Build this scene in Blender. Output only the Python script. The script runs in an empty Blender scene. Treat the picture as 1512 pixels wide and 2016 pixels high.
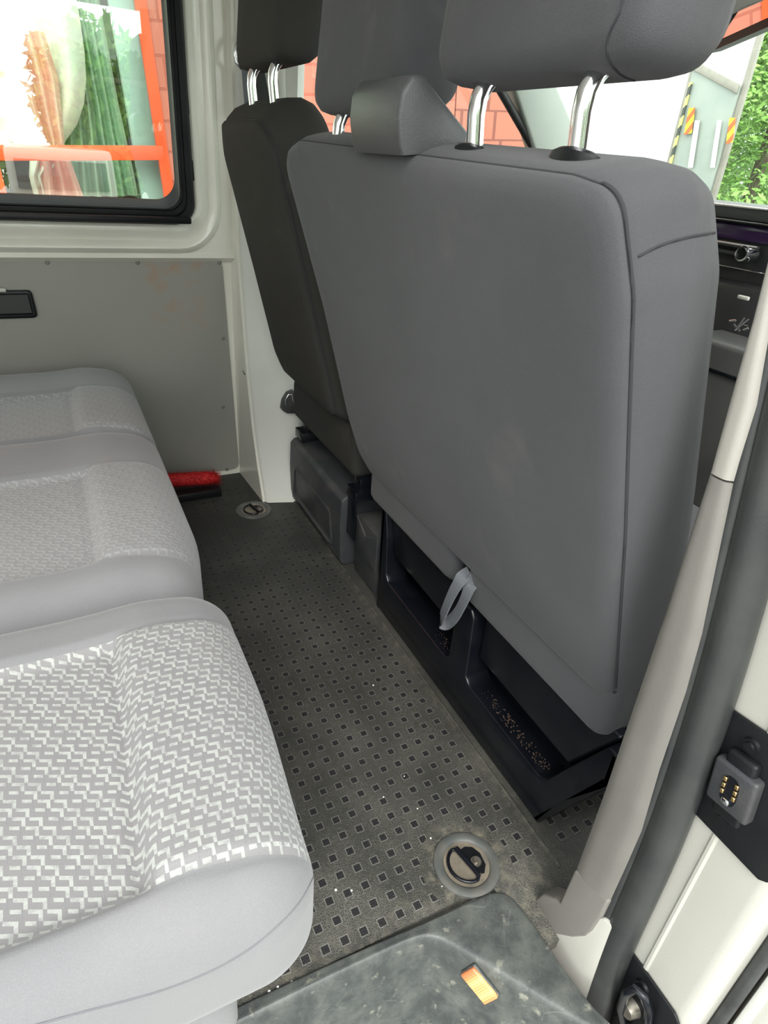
import bpy, bmesh, math, random
from mathutils import Vector, Matrix
random.seed(7)
C = bpy.context.scene.collection
D = bpy.data
sc = bpy.context.scene
# ------------------------------------------------------------------ camera
CAM_R = ((0.8959039851775399, -0.43896875167996097, 0.06828238712537091),
         (-0.16333076553730816, -0.4684094902665503, -0.8682831395675187),
         (0.4131332840282893, 0.7667457104391043, -0.4913470312836272))
CAM_P = Vector((-0.32043369, -0.40241899, 0.9219508))
CAM_F = 1236.618
r0, r1, r2 = [Vector(v) for v in CAM_R]
cd = D.cameras.new('camera'); cam = D.objects.new('camera', cd); C.objects.link(cam)
cd.sensor_fit = 'VERTICAL'; cd.sensor_height = 36.0; cd.lens = CAM_F*36.0/2016.0
cd.clip_start = 0.02; cd.clip_end = 200
M = Matrix((( r0.x, -r1.x, -r2.x, CAM_P.x), (r0.y, -r1.y, -r2.y, CAM_P.y), (r0.z, -r1.z, -r2.z, CAM_P.z), (0,0,0,1)))
cam.matrix_world = M
sc.camera = cam
# ------------------------------------------------------------------ light: bright overcast sky, soft high sun
SKY = 2.6
w = D.worlds.new('sky'); sc.world = w; w.use_nodes = True
nt = w.node_tree; nt.nodes.clear()
_o = nt.nodes.new('ShaderNodeOutputWorld'); _b = nt.nodes.new('ShaderNodeBackground')
_tc = nt.nodes.new('ShaderNodeTexCoord'); _sp = nt.nodes.new('ShaderNodeSeparateXYZ'); _r = nt.nodes.new('ShaderNodeValToRGB')
nt.links.new(_tc.outputs['Generated'], _sp.inputs[0]); nt.links.new(_sp.outputs['Z'], _r.inputs[0])
_r.color_ramp.elements[0].color = (0.93, 0.98, 0.93, 1); _r.color_ramp.elements[0].position = 0.0
_r.color_ramp.elements[1].color = (0.97, 1.0, 1.0, 1); _r.color_ramp.elements[1].position = 0.6
nt.links.new(_r.outputs[0], _b.inputs[0]); _b.inputs[1].default_value = SKY
nt.links.new(_b.outputs[0], _o.inputs[0])
sd = D.lights.new('sun', 'SUN'); sd.energy = 2.0; sd.angle = math.radians(25); sd.color = (1.0, 0.97, 0.92)
sun = D.objects.new('sun', sd); C.objects.link(sun)
sun.rotation_euler = Vector((-0.30, -0.75, 0.85)).to_track_quat('Z', 'Y').to_euler()
sc.view_settings.view_transform = 'Standard'; sc.view_settings.look = 'None'
sc.view_settings.gamma = 1.0; sc.view_settings.use_curve_mapping = False
sc.view_settings.exposure = 0.5

def at(u, v, axis, val):
    """point of the place seen at photo pixel (u,v) that lies on the plane axis=val"""
    d = r0*((u-756)/CAM_F) + r1*((v-1008)/CAM_F) + r2
    s = (val-CAM_P[axis])/d[axis]
    return CAM_P + d*s
# ------------------------------------------------------------------ materials
class NB:
    def __init__(s, m): s.t = m.node_tree; s.n = s.t.nodes; s.l = s.t.links
    def new(s, k, **kw):
        n = s.n.new(k)
        for a, b in kw.items(): setattr(n, a, b)
        return n
    def put(s, sock, v):
        if isinstance(v, (int, float)): sock.default_value = v
        elif isinstance(v, (tuple, list)): sock.default_value = v if len(v) == len(sock.default_value) else tuple(v)+(1,)
        else: s.l.new(v, sock)
    def m(s, op, a, b=0.0, c=0.0):
        n = s.new('ShaderNodeMath', operation=op); s.put(n.inputs[0], a); s.put(n.inputs[1], b); s.put(n.inputs[2], c); return n.outputs[0]
    def lt(s, a, b): return s.m('LESS_THAN', a, b)
    def gt(s, a, b): return s.m('GREATER_THAN', a, b)
    def band(s, x, a, b): return s.m('MULTIPLY', s.gt(x, a), s.lt(x, b))
    def mix(s, f, a, b):
        n = s.new('ShaderNodeMix', data_type='RGBA'); s.put(n.inputs[0], f); s.put(n.inputs[6], a); s.put(n.inputs[7], b); return n.outputs[2]
    def noise(s, vec, scale, det=3, rough=.55):
        n = s.new('ShaderNodeTexNoise'); n.inputs['Scale'].default_value = scale; n.inputs['Detail'].default_value = det
        n.inputs['Roughness'].default_value = rough
        if vec: s.l.new(vec, n.inputs['Vector'])
        return n.outputs[0]
    def ramp(s, x, a, b):
        n = s.new('ShaderNodeMapRange'); s.put(n.inputs[0], x); n.inputs[1].default_value = a; n.inputs[2].default_value = b; return n.outputs[0]
    def bump(s, h, strength, dist, nrm=None):
        n = s.new('ShaderNodeBump'); n.inputs['Strength'].default_value = strength; n.inputs['Distance'].default_value = dist
        s.put(n.inputs['Height'], h)
        if nrm: s.l.new(nrm, n.inputs['Normal'])
        return n.outputs[0]
def base_mat(name, col, rough=.5, metal=0, spec=.5, coat=0, sheen=0):
    m = D.materials.new(name); m.use_nodes = True; nb = NB(m)
    p = nb.n['Principled BSDF']
    p.inputs['Base Color'].default_value = tuple(col)+(1,); p.inputs['Roughness'].default_value = rough
    p.inputs['Metallic'].default_value = metal; p.inputs['Specular IOR Level'].default_value = spec
    p.inputs['Coat Weight'].default_value = coat; p.inputs['Sheen Weight'].default_value = sheen
    p.inputs['Sheen Roughness'].default_value = .5
    return m, nb, p
def mottled(name, c1, c2, rough=.5, metal=0, nscale=8, bump=0, bscale=300, coat=0, sheen=0, spec=.5, lo=.35, hi=.65):
    m, nb, p = base_mat(name, c1, rough, metal, spec, coat, sheen)
    tc = nb.new('ShaderNodeTexCoord').outputs['Object']
    f = nb.ramp(nb.noise(tc, nscale, 5), lo, hi)
    nb.l.new(nb.mix(f, tuple(c1)+(1,), tuple(c2)+(1,)), p.inputs['Base Color'])
    if bump:
        nb.l.new(nb.bump(nb.noise(tc, bscale, 2), bump, .002), p.inputs['Normal'])
    return m
def fabric(name, c1, c2, sheen=.25):
    m, nb, p = base_mat(name, c1, .92, 0, .25, 0, sheen)
    tc = nb.new('ShaderNodeTexCoord').outputs['Object']
    f = nb.ramp(nb.noise(tc, 6, 4), .3, .7)
    fine = nb.noise(tc, 900, 2)
    c = nb.mix(f, tuple(c1)+(1,), tuple(c2)+(1,))
    c = nb.mix(nb.m('MULTIPLY', nb.ramp(fine, .35, .7), .35), c, tuple(x*1.45 for x in c1)+(1,))
    stain = nb.m('MULTIPLY', nb.ramp(nb.noise(tc, 11, 3), .62, .78), .16)
    c = nb.mix(stain, c, (.20, .18, .165, 1))
    nb.l.new(c, p.inputs['Base Color'])
    nb.l.new(nb.bump(fine, .35, .0015), p.inputs['Normal'])
    return m
M_ = {}
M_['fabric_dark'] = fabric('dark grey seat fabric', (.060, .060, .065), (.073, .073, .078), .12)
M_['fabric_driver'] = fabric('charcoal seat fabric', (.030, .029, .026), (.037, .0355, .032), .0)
M_['seam'] = base_mat('seam thread', (.03, .03, .034), .9)[0]
M_['fabric_light'] = fabric('light grey seat fabric', (.155, .155, .162), (.175, .174, .178), .25)
M_['seam_light'] = base_mat('light seam thread', (.13, .13, .14), .9)[0]
M_['paint'] = mottled('white paint darkened for door light', (.44, .43, .385), (.465, .455, .41), .28, nscale=3, coat=.5, bump=.08, bscale=500)  # same white as inside, darkened so door light does not overexpose it
M_['paint_in'] = mottled('white paint lightened for cabin shade', (.74, .725, .645), (.69, .675, .60), .28, nscale=4, coat=.5)  # same white as the door pillar, lightened in place of missing cabin light
M_['panel'] = None
M_['trim_grey'] = mottled('grey pillar plastic', (.60, .60, .555), (.64, .64, .59), .6, nscale=5, bump=.15, bscale=700)
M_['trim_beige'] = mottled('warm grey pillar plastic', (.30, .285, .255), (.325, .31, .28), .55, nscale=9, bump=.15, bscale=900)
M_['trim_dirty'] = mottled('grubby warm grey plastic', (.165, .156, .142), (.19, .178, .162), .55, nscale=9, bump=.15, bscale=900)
M_['trim_pale'] = mottled('pale windscreen pillar plastic', (.36, .40, .36), (.41, .44, .40), .6, nscale=5)
M_['rubber'] = mottled('black rubber', (.022, .023, .024), (.045, .047, .047), .5, nscale=25, bump=.2, bscale=400)
M_['seal'] = mottled('dark door seal rubber', (.022, .024, .025), (.036, .038, .037), .38, nscale=14, bump=.1, bscale=300)
M_['black_plastic'] = mottled('black plastic', (.006, .0065, .008), (.010, .0105, .012), .4, spec=.3, nscale=20, bump=.1, bscale=500)
M_['black_gloss'] = mottled('gloss black metal', (.004, .005, .008), (.008, .009, .012), .22, nscale=20, spec=.35)
M_['grey_plastic'] = mottled('dusty dark plastic', (.035, .037, .041), (.085, .078, .072), .5, nscale=14, bump=.2, bscale=300, lo=.45, hi=.8)
M_['collar'] = mottled('dusty grey collar', (.075, .082, .078), (.12, .117, .105), .5, nscale=30)
M_['hump'] = mottled('belt guide plastic', (.055, .056, .06), (.065, .066, .07), .38, nscale=9, bump=.25, bscale=800)
M_['chrome'] = base_mat('chrome', (.80, .80, .82), .12, 1)[0]
M_['steel'] = mottled('dull steel', (.42, .39, .33), (.22, .2, .17), .35, .8, nscale=60)
M_['steel_plate'] = mottled('dirty zinc plate', (.33, .28, .21), (.20, .18, .145), .45, .4, nscale=40)
M_['webbing'] = mottled('grey belt webbing', (.11, .12, .135), (.14, .15, .165), .8, nscale=300, bump=.3, bscale=900)
M_['red'] = mottled('red bristle fibre', (.72, .03, .03), (.45, .005, .01), .7, nscale=120)
M_['rust'] = mottled('rusty grit', (.11, .065, .042), (.05, .035, .028), .95, nscale=90)
M_['brass'] = base_mat('brass contacts', (.75, .5, .22), .25, 1)[0]
M_['headliner'] = mottled('pale headliner', (.74, .74, .70), (.78, .78, .74), .9, nscale=6)
M_['dash'] = mottled('dashboard plastic', (.022, .023, .024), (.03, .031, .033), .5, nscale=10, bump=.1, bscale=400)
M_['dash_grey'] = mottled('grey dashboard plastic', (.07, .072, .07), (.085, .086, .082), .5, nscale=10)
M_['screen'] = base_mat('dark purple radio display', (.06, .03, .10), .12)[0]
M_['orange'] = mottled('orange painted metal', (.80, .10, .022), (.75, .085, .02), .4, nscale=3)
M_['curtain'] = mottled('cream curtain cloth', (.88, .83, .74), (.86, .70, .60), .9, nscale=3)
M_['curtain_pink'] = mottled('pink curtain cloth', (.85, .36, .30), (.90, .50, .42), .9, nscale=3)
M_['green_reflection'] = mottled('green of reflected trees', (.30, .44, .30), (.38, .50, .38), .9, nscale=5)  # colour of the trees reflected in the side glass
M_['dark_room'] = base_mat('dark room', (.05, .05, .05), .9)[0]
M_['pale_green'] = mottled('pale green reveal', (.36, .47, .42), (.42, .51, .46), .6, nscale=3)
M_['leaf'] = mottled('leaf green', (.07, .19, .02), (.20, .37, .06), .6, nscale=1.4)
M_['leaf_light'] = mottled('light leaf green', (.22, .46, .08), (.36, .55, .16), .6, nscale=2)
M_['bark'] = mottled('bark', (.12, .09, .06), (.2, .16, .12), .9, nscale=12)
M_['truck'] = mottled('white truck panel', (.80, .80, .76), (.83, .83, .80), .45, nscale=1)
M_['lift'] = mottled('grey tail lift', (.27, .31, .28), (.31, .35, .31), .5, nscale=3)
M_['alu'] = mottled('aluminium edge', (.27, .26, .22), (.32, .30, .26), .4, .3, nscale=10)
M_['asphalt'] = mottled('asphalt', (.25, .25, .24), (.33, .33, .31), .9, nscale=10, bump=.4, bscale=120)
M_['tail_red'] = base_mat('tail lamp red', (.65, .03, .02), .2)[0]
M_['tint'] = base_mat('dark tinted glass', (.06, .07, .07), .05)[0]
def stripes(name, ca, cb, period, k=(1, 0, 1)):
    m, nb, p = base_mat(name, ca, .4)
    tc = nb.new('ShaderNodeTexCoord').outputs['Object']; s = nb.new('ShaderNodeSeparateXYZ'); nb.l.new(tc, s.inputs[0])
    a = nb.m('ADD', nb.m('MULTIPLY', s.outputs[1], k[1]), nb.m('MULTIPLY', s.outputs[2], k[2]))
    f = nb.gt(nb.m('FRACT', nb.m('DIVIDE', a, period)), .5)
    nb.l.new(nb.mix(f, tuple(ca)+(1,), tuple(cb)+(1,)), p.inputs['Base Color']); return m
M_['hazard'] = stripes('yellow and red hazard stripes', (.95, .62, .02), (.45, .12, .02), .22, (0, 1.4, 1))
M_['tape'] = stripes('yellow black tape', (.75, .72, .2), (.05, .06, .05), .24, (0, 1, 1))
def glass_mat(name, refl, tint=(1, 1, 1)):
    m = D.materials.new(name); m.use_nodes = True; nb = NB(m); nb.n.clear()
    o = nb.new('ShaderNodeOutputMaterial'); t = nb.new('ShaderNodeBsdfTransparent'); g = nb.new('ShaderNodeBsdfGlossy')
    t.inputs[0].default_value = tuple(tint)+(1,); g.inputs['Roughness'].default_value = 0.0
    mx = nb.new('ShaderNodeMixShader'); mx.inputs[0].default_value = refl
    nb.l.new(t.outputs[0], mx.inputs[1]); nb.l.new(g.outputs[0], mx.inputs[2]); nb.l.new(mx.outputs[0], o.inputs[0]); return m
M_['glass'] = glass_mat('side window glass', .20, (.93, 1.0, .96))
M_['glass_clear'] = glass_mat('clear glass', .05, (.96, 1, .98))
M_['mirror'] = base_mat('mirror', (.9, .9, .9), .0, 1)[0]
def emis(name, col, st):
    m, nb, p = base_mat(name, col, .25)
    p.inputs['Emission Color'].default_value = tuple(col)+(1,)
    tc = nb.new('ShaderNodeTexCoord').outputs['Object']; s = nb.new('ShaderNodeSeparateXYZ'); nb.l.new(tc, s.inputs[0])
    return m, nb, p, s
# step lamp: two bulbs glow behind a ribbed amber lens
m, nb, p, s = emis('amber lamp lens', (.45, .15, .06), 1)
rb = nb.m('MULTIPLY_ADD', nb.m('SINE', nb.m('MULTIPLY', s.outputs[0], 1900)), .22, .78)
def spot(cx): return nb.m('POWER', nb.m('MAXIMUM', nb.m('SUBTRACT', 1, nb.m('DIVIDE', nb.m('ABSOLUTE', nb.m('SUBTRACT', s.outputs[0], cx)), .017)), 0), 1.6)
gl = nb.m('MULTIPLY', nb.m('ADD', nb.m('MULTIPLY', nb.m('ADD', spot(-.006), spot(.012)), 1.3), .16), rb)
nb.l.new(gl, p.inputs['Emission Strength']); nb.l.new(nb.mix(nb.m('MINIMUM', gl, 1), (1, .30, .12, 1), (1, .62, .22, 1)), p.inputs['Emission Color'])
M_['amber'] = m
# wall panel: grey hardboard with an orange stain near the top
m, nb, p = base_mat('grey wall panel', (.25, .25, .235), .38, 0, .5)
tc = nb.new('ShaderNodeTexCoord').outputs['Object']; s = nb.new('ShaderNodeSeparateXYZ'); nb.l.new(tc, s.inputs[0])
fx = nb.m('MULTIPLY', nb.band(s.outputs[0], -.10, .05), nb.ramp(s.outputs[2], .42, .66))
st = nb.m('MULTIPLY', fx, nb.ramp(nb.noise(tc, 34, 4), .47, .72))
c = nb.mix(nb.noise(tc, 5, 4), (.25, .245, .222, 1), (.285, .28, .255, 1))
nb.l.new(nb.mix(nb.m('MULTIPLY', st, .75), c, (.36, .19, .11, 1)), p.inputs['Base Color'])
nb.l.new(nb.bump(nb.noise(tc, 600, 2), .2, .001), p.inputs['Normal'])
M_['panel'] = m
# rubber floor mat with square dimples and dust
U = .028
m, nb, p = base_mat('dimpled rubber mat', (.03, .031, .03), .55, 0, .5)
tc = nb.new('ShaderNodeTexCoord').outputs['Object']; s = nb.new('ShaderNodeSeparateXYZ'); nb.l.new(tc, s.inputs[0])
X, Y = s.outputs[0], s.outputs[1]
Xs = nb.m('SUBTRACT', X, nb.m('MULTIPLY', nb.gt(X, .232), .4*U))
ax = nb.m('ABSOLUTE', nb.m('SUBTRACT', nb.m('FRACT', nb.m('ADD', nb.m('DIVIDE', Xs, U), 100.5)), .5))
ay = nb.m('ABSOLUTE', nb.m('SUBTRACT', nb.m('FRACT', nb.m('ADD', nb.m('DIVIDE', Y, U), 100.5)), .5))
am = nb.m('MAXIMUM', ax, ay)
def dist(cx, cy):
    return nb.m('SQRT', nb.m('ADD', nb.m('POWER', nb.m('SUBTRACT', X, cx), 2), nb.m('POWER', nb.m('SUBTRACT', Y, cy), 2)))
d1, d2 = dist(.097, .022), dist(.097, 1.172)
ok = nb.m('MULTIPLY', nb.gt(d1, .071), nb.gt(d2, .085))
ok = nb.m('MULTIPLY', ok, nb.m('SUBTRACT', 1, nb.band(X, .205, .250)))
ok = nb.m('MULTIPLY', ok, nb.m('MULTIPLY', nb.gt(Y, -.012), nb.lt(Y, 1.32)))
side = nb.m('SUBTRACT', 1, nb.m('MULTIPLY', nb.gt(X, .16), nb.lt(Y, -.04)))
ok = nb.m('MULTIPLY', ok, side)
hole = nb.m('MULTIPLY', nb.lt(am, .185), ok)
rim = nb.m('MULTIPLY', nb.band(am, .185, .235), ok)
grain = nb.new('ShaderNodeTexVoronoi', feature='DISTANCE_TO_EDGE'); grain.inputs['Scale'].default_value = 420; nb.l.new(tc, grain.inputs['Vector'])
g = nb.ramp(grain.outputs['Distance'], .02, .22)
dust = nb.ramp(nb.noise(tc, 5, 5, .6), .42, .72)
ground = nb.mix(dust, (.024, .0245, .0215, 1), (.052, .051, .045, 1))
creases = nb.m('MULTIPLY', nb.m('SUBTRACT', 1, g), nb.ramp(nb.noise(tc, 9, 4), .25, .65))
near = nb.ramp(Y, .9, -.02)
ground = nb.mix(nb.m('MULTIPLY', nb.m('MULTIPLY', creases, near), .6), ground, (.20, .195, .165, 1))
# sand gathered along edges and round the lashing eye
e1 = nb.ramp(nb.m('ABSOLUTE', nb.m('SUBTRACT', X, .222)), .016, 0)
e2 = nb.ramp(nb.m('ABSOLUTE', nb.m('SUBTRACT', d1, .054)), .022, 0)
e3 = nb.m('MULTIPLY', nb.ramp(Y, .035, -.02), nb.m('SUBTRACT', 1, nb.gt(X, .2)))
sand = nb.m('MULTIPLY', nb.m('MAXIMUM', nb.m('MULTIPLY', e1, .35), nb.m('MAXIMUM', e2, nb.m('MULTIPLY', e3, .6))), nb.ramp(nb.noise(tc, 60, 4), .45, .72))
ground = nb.mix(nb.m('MULTIPLY', sand, .55), ground, (.30, .27, .20, 1))
ground = nb.mix(nb.m('MULTIPLY', rim, nb.m('MULTIPLY_ADD', near, .42, .10)), ground, (.24, .24, .22, 1))  # paints highlights on the dimple edges, fading away from the door
ground = nb.mix(hole, ground, (.014, .013, .014, 1))
nb.l.new(ground, p.inputs['Base Color'])
h = nb.m('SUBTRACT', nb.m('MULTIPLY', g, .25), nb.m('MULTIPLY', hole, 1))
nb.l.new(nb.bump(h, .5, .002), p.inputs['Normal'])
M_['mat'] = m
# step cover: scuffed dusty plastic
m, nb, p = base_mat('scuffed step plastic', (.06, .065, .065), .42, 0, .5)
tc = nb.new('ShaderNodeTexCoord').outputs['Object']
f = nb.ramp(nb.noise(tc, 22, 6, .7), .42, .72)
scr = nb.new('ShaderNodeTexVoronoi', feature='DISTANCE_TO_EDGE'); scr.inputs['Scale'].default_value = 26; nb.l.new(tc, scr.inputs['Vector'])
sc_ = nb.m('MULTIPLY', nb.lt(scr.outputs['Distance'], .006), nb.ramp(nb.noise(tc, 14), .5, .6))
c = nb.mix(nb.m('MULTIPLY', f, .8), (.048, .053, .052, 1), (.14, .15, .132, 1))
c = nb.mix(nb.ramp(nb.noise(tc, 55, 4), .63, .75), c, (.22, .22, .18, 1))
c = nb.mix(nb.m('MULTIPLY', sc_, .18), c, (.30, .31, .29, 1))
nb.l.new(c, p.inputs['Base Color']); nb.l.new(nb.bump(nb.noise(tc, 350, 3), .2, .002), p.inputs['Normal'])
M_['step'] = m
# woven zigzag insert (UV in metres)
SHEAR = .42
def woven(name, inserts, DASH=(.36, .37, .35)):
    m, nb, p = base_mat(name, (.3, .3, .32), .85, 0, .3, 0, .25)
    uv = nb.new('ShaderNodeUVMap'); uv.uv_map = 'UVMap'; s = nb.new('ShaderNodeSeparateXYZ'); nb.l.new(uv.outputs[0], s.inputs[0])
    u, v = s.outputs[0], s.outputs[1]
    P, H, S = .0400, .0092, .0102
    u0, v0 = u, v
    v = nb.m('ADD', v, nb.m('MULTIPLY', nb.m('MULTIPLY', nb.lt(u, -.331), nb.m('ADD', u, .331)), SHEAR))
    mask = None
    for (a, b, flare) in inserts:
        aa = nb.m('SUBTRACT', a, nb.m('MULTIPLY', nb.ramp(u0, -.33, -.20), flare)); bb = nb.m('ADD', b, nb.m('MULTIPLY', nb.ramp(u, -.33, -.20), flare))
        k = nb.m('MULTIPLY', nb.m('GREATER_THAN', v0, aa), nb.m('LESS_THAN', v0, bb))
        mask = k if mask is None else nb.m('MAXIMUM', mask, k)
    vv = nb.m('DIVIDE', nb.m('ADD', v, 5), H)
    row = nb.m('FLOOR', vv); fv = nb.m('FRACT', vv)
    un = nb.m('MODULO', nb.m('ADD', nb.m('ADD', u, 9), nb.m('MULTIPLY', row, S)), P)
    dash = nb.m('MAXIMUM', nb.m('MAXIMUM', nb.band(un, 0, .0075), nb.band(un, .0122, .0192)), nb.band(un, .0252, .0325))
    dash = nb.m('MULTIPLY', dash, nb.gt(fv, .62))
    # strokes: run down from the right end of the second and third dash
    stk = nb.m('MAXIMUM', nb.band(un, .0192, .0222), nb.band(un, .0325, .0355))
    un2 = nb.m('MODULO', nb.m('ADD', un, S), P)
    patt = nb.m('MULTIPLY', nb.m('MAXIMUM', dash, stk), mask)
    thin = nb.m('MULTIPLY', nb.band(un, .0080, .0088), mask)
    tc = nb.new('ShaderNodeTexCoord').outputs['Object']
    fine = nb.noise(tc, 900, 2)
    plain = nb.mix(nb.ramp(nb.noise(tc, 6, 4), .3, .7), (.152, .152, .160, 1), (.175, .173, .178, 1))
    ins = nb.mix(nb.ramp(nb.noise(tc, 7, 4), .3, .7), (.185, .180, .184, 1), (.20, .195, .196, 1))
    c = nb.mix(mask, plain, ins)
    c = nb.mix(nb.m('MULTIPLY', patt, nb.ramp(nb.noise(tc, 160, 2), .15, .55)), c, DASH+(1,))
    c = nb.mix(nb.m('MULTIPLY', thin, .35), c, (.15, .15, .165, 1))
    st = nb.m('MULTIPLY', nb.ramp(nb.noise(tc, 10, 4), .62, .8), .25)
    c = nb.mix(st, c, (.23, .205, .19, 1))
    c = nb.mix(nb.m('MULTIPLY', nb.ramp(fine, .4, .7), .18), c, (.27, .27, .275, 1))
    nb.l.new(c, p.inputs['Base Color'])
    h = nb.m('ADD', nb.m('MULTIPLY', patt, .8), nb.m('MULTIPLY', fine, .4))
    nb.l.new(nb.bump(h, .45, .0012), p.inputs['Normal'])
    return m
# brick wall
def brick_mat():
    m, nb, p = base_mat('salmon painted brick', (.75, .30, .2), .8)
    tc = nb.new('ShaderNodeTexCoord').outputs['Object']; mp = nb.new('ShaderNodeMapping'); nb.l.new(tc, mp.inputs[0])
    mp.inputs['Rotation'].default_value = (math.radians(90), 0, 0)
    b = nb.new('ShaderNodeTexBrick'); nb.l.new(mp.outputs[0], b.inputs['Vector'])
    b.inputs['Color1'].default_value = (.52, .165, .11, 1); b.inputs['Color2'].default_value = (.46, .14, .092, 1); b.inputs['Mortar'].default_value = (.38, .10, .065, 1)
    b.inputs['Scale'].default_value = 1.0; b.inputs['Mortar Size'].default_value = .008; b.inputs['Brick Width'].default_value = .34; b.inputs['Row Height'].default_value = .165
    nb.l.new(b.outputs[0], p.inputs['Base Color']); nb.l.new(nb.bump(nb.m('SUBTRACT', 1, b.outputs['Fac']), .6, .02), p.inputs['Normal']); return m
M_['brick'] = brick_mat()
def tile_mat():
    m, nb, p = base_mat('red roof tile', (.55, .17, .1), .7)
    tc = nb.new('ShaderNodeTexCoord').outputs['Object']; s = nb.new('ShaderNodeSeparateXYZ'); nb.l.new(tc, s.inputs[0])
    row = nb.m('DIVIDE', nb.m('ADD', s.outputs[2], 20), .19)
    uu = nb.m('DIVIDE', nb.m('ADD', nb.m('ADD', s.outputs[0], 20), nb.m('MULTIPLY', nb.m('FLOOR', row), .07)), .30)
    ed = nb.m('MAXIMUM', nb.lt(nb.m('FRACT', row), .07), nb.lt(nb.m('FRACT', uu), .09))
    nb.l.new(nb.mix(ed, (.42, .14, .09, 1), (.22, .065, .045, 1)), p.inputs['Base Color']); return m
M_['tile'] = tile_mat()
# ------------------------------------------------------------------ mesh helpers
def newbm(): return bmesh.new()
def add_box(bm, x0, x1, y0, y1, z0, z1, r=0, seg=2, mat=None):
    g = bmesh.ops.create_cube(bm, size=1)
    vs = g['verts']
    for v in vs: v.co = Vector(((x0+x1)/2+v.co.x*(x1-x0), (y0+y1)/2+v.co.y*(y1-y0), (z0+z1)/2+v.co.z*(z1-z0)))
    if r:
        es = list({e for v in vs for e in v.link_edges})
        g2 = bmesh.ops.bevel(bm, geom=es, offset=r, segments=seg, profile=.5, affect='EDGES')
        vs = list({v for f in g2['faces'] for v in f.verts} | {v for v in vs if v.is_valid})
    if mat is not None:
        for v in vs: v.co = mat @ v.co
    return vs
def add_tube(bm, pts, r, n=12, cap=True):
    pts = [Vector(p) for p in pts]; rings = []
    rr = r if isinstance(r, (list, tuple)) else [r]*len(pts)
    prev = None
    for i, p in enumerate(pts):
        t = (pts[min(i+1, len(pts)-1)]-pts[max(i-1, 0)]).normalized()
        if prev is None: a = t.orthogonal().normalized()
        else: a = (prev-t*prev.dot(t)).normalized()
        prev = a; b = t.cross(a)
        rings.append([bm.verts.new(p+(a*math.cos(2*math.pi*k/n)+b*math.sin(2*math.pi*k/n))*rr[i]) for k in range(n)])
    for i in range(len(rings)-1):
        for k in range(n): bm.faces.new((rings[i][k], rings[i][(k+1) % n], rings[i+1][(k+1) % n], rings[i+1][k]))
    if cap: bm.faces.new(rings[0][::-1]); bm.faces.new(rings[-1])
def add_prism(bm, pts, off, r=0, seg=2):
    """closed planar polygon (3D points) extruded by the vector off, bevelled"""
    vs = [bm.verts.new(Vector(p)) for p in pts]; f = bm.faces.new(vs)
    g = bmesh.ops.extrude_face_region(bm, geom=[f])
    nv = [e for e in g['geom'] if isinstance(e, bmesh.types.BMVert)]
    for v in nv: v.co += Vector(off)
    allv = vs+nv
    bmesh.ops.recalc_face_normals(bm, faces=list({ff for v in allv for ff in v.link_faces}))
    if r:
        es = list({e for v in allv for e in v.link_edges})
        bmesh.ops.bevel(bm, geom=es, offset=r, segments=seg, profile=.5, affect='EDGES', clamp_overlap=True)
def add_loft(bm, rings, closed=True, cap0=False, cap1=False):
    R = [[bm.verts.new(Vector(p)) for p in r] for r in rings]; n = len(R[0])
    for i in range(len(R)-1):
        for k in range(n if closed else n-1):
            a, b, c, d = R[i][k], R[i][(k+1) % n], R[i+1][(k+1) % n], R[i+1][k]
            try: bm.faces.new((a, b, c, d))
            except ValueError: pass
    if cap0: bm.faces.new(R[0][::-1])
    if cap1: bm.faces.new(R[-1])
    return R
def add_cyl(bm, p0, p1, r0_, r1_=None, n=24):
    add_tube(bm, [p0, p1], [r0_, r1_ if r1_ is not None else r0_], n)
def obj(name, bm, mat, parent=None, smooth=40, loc=None):
    bmesh.ops.recalc_face_normals(bm, faces=bm.faces)
    me = D.meshes.new(name); bm.to_mesh(me); bm.free()
    me.materials.append(M_[mat] if isinstance(mat, str) else mat)
    if smooth:
        for p_ in me.polygons: p_.use_smooth = True
        me.set_sharp_from_angle(angle=math.radians(smooth))
    o = D.objects.new(name, me); C.objects.link(o)
    if parent is not None:
        o.parent = parent; o.matrix_parent_inverse = parent_world(parent).inverted()
    return o
_loc = {}
def parent_world(p):
    m = Matrix.Translation(p.location) if p.type == 'EMPTY' else Matrix.Identity(4)
    return m
def thing(name, label, cat, loc=(0, 0, 0), group=None):
    o = D.objects.new(name, None); C.objects.link(o); o.location = loc; o.empty_display_size = .05
    o['label'] = label; o['category'] = cat
    if group: o['group'] = group
    return o
def tag(o, label, cat, group=None, kind=None):
    o['label'] = label; o['category'] = cat
    if group: o['group'] = group
    if kind: o['kind'] = kind
    return o
def struct(name, bm, mat, label=None, cat=None, smooth=40):
    o = obj(name, bm, mat, None, smooth); o['kind'] = 'structure'
    if label: o['label'] = label
    if cat: o['category'] = cat
    return o
def one(name, fn, mat, parent=None, smooth=40):
    bm = newbm(); fn(bm); return obj(name, bm, mat, parent, smooth)
def box(name, x0, x1, y0, y1, z0, z1, r, mat, parent=None, seg=2, m=None):
    bm = newbm(); add_box(bm, x0, x1, y0, y1, z0, z1, r, seg, m); return obj(name, bm, mat, parent)
def tube(name, pts, r, mat, parent=None, n=10):
    bm = newbm(); add_tube(bm, pts, r, n); return obj(name, bm, mat, parent, 60)
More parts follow.
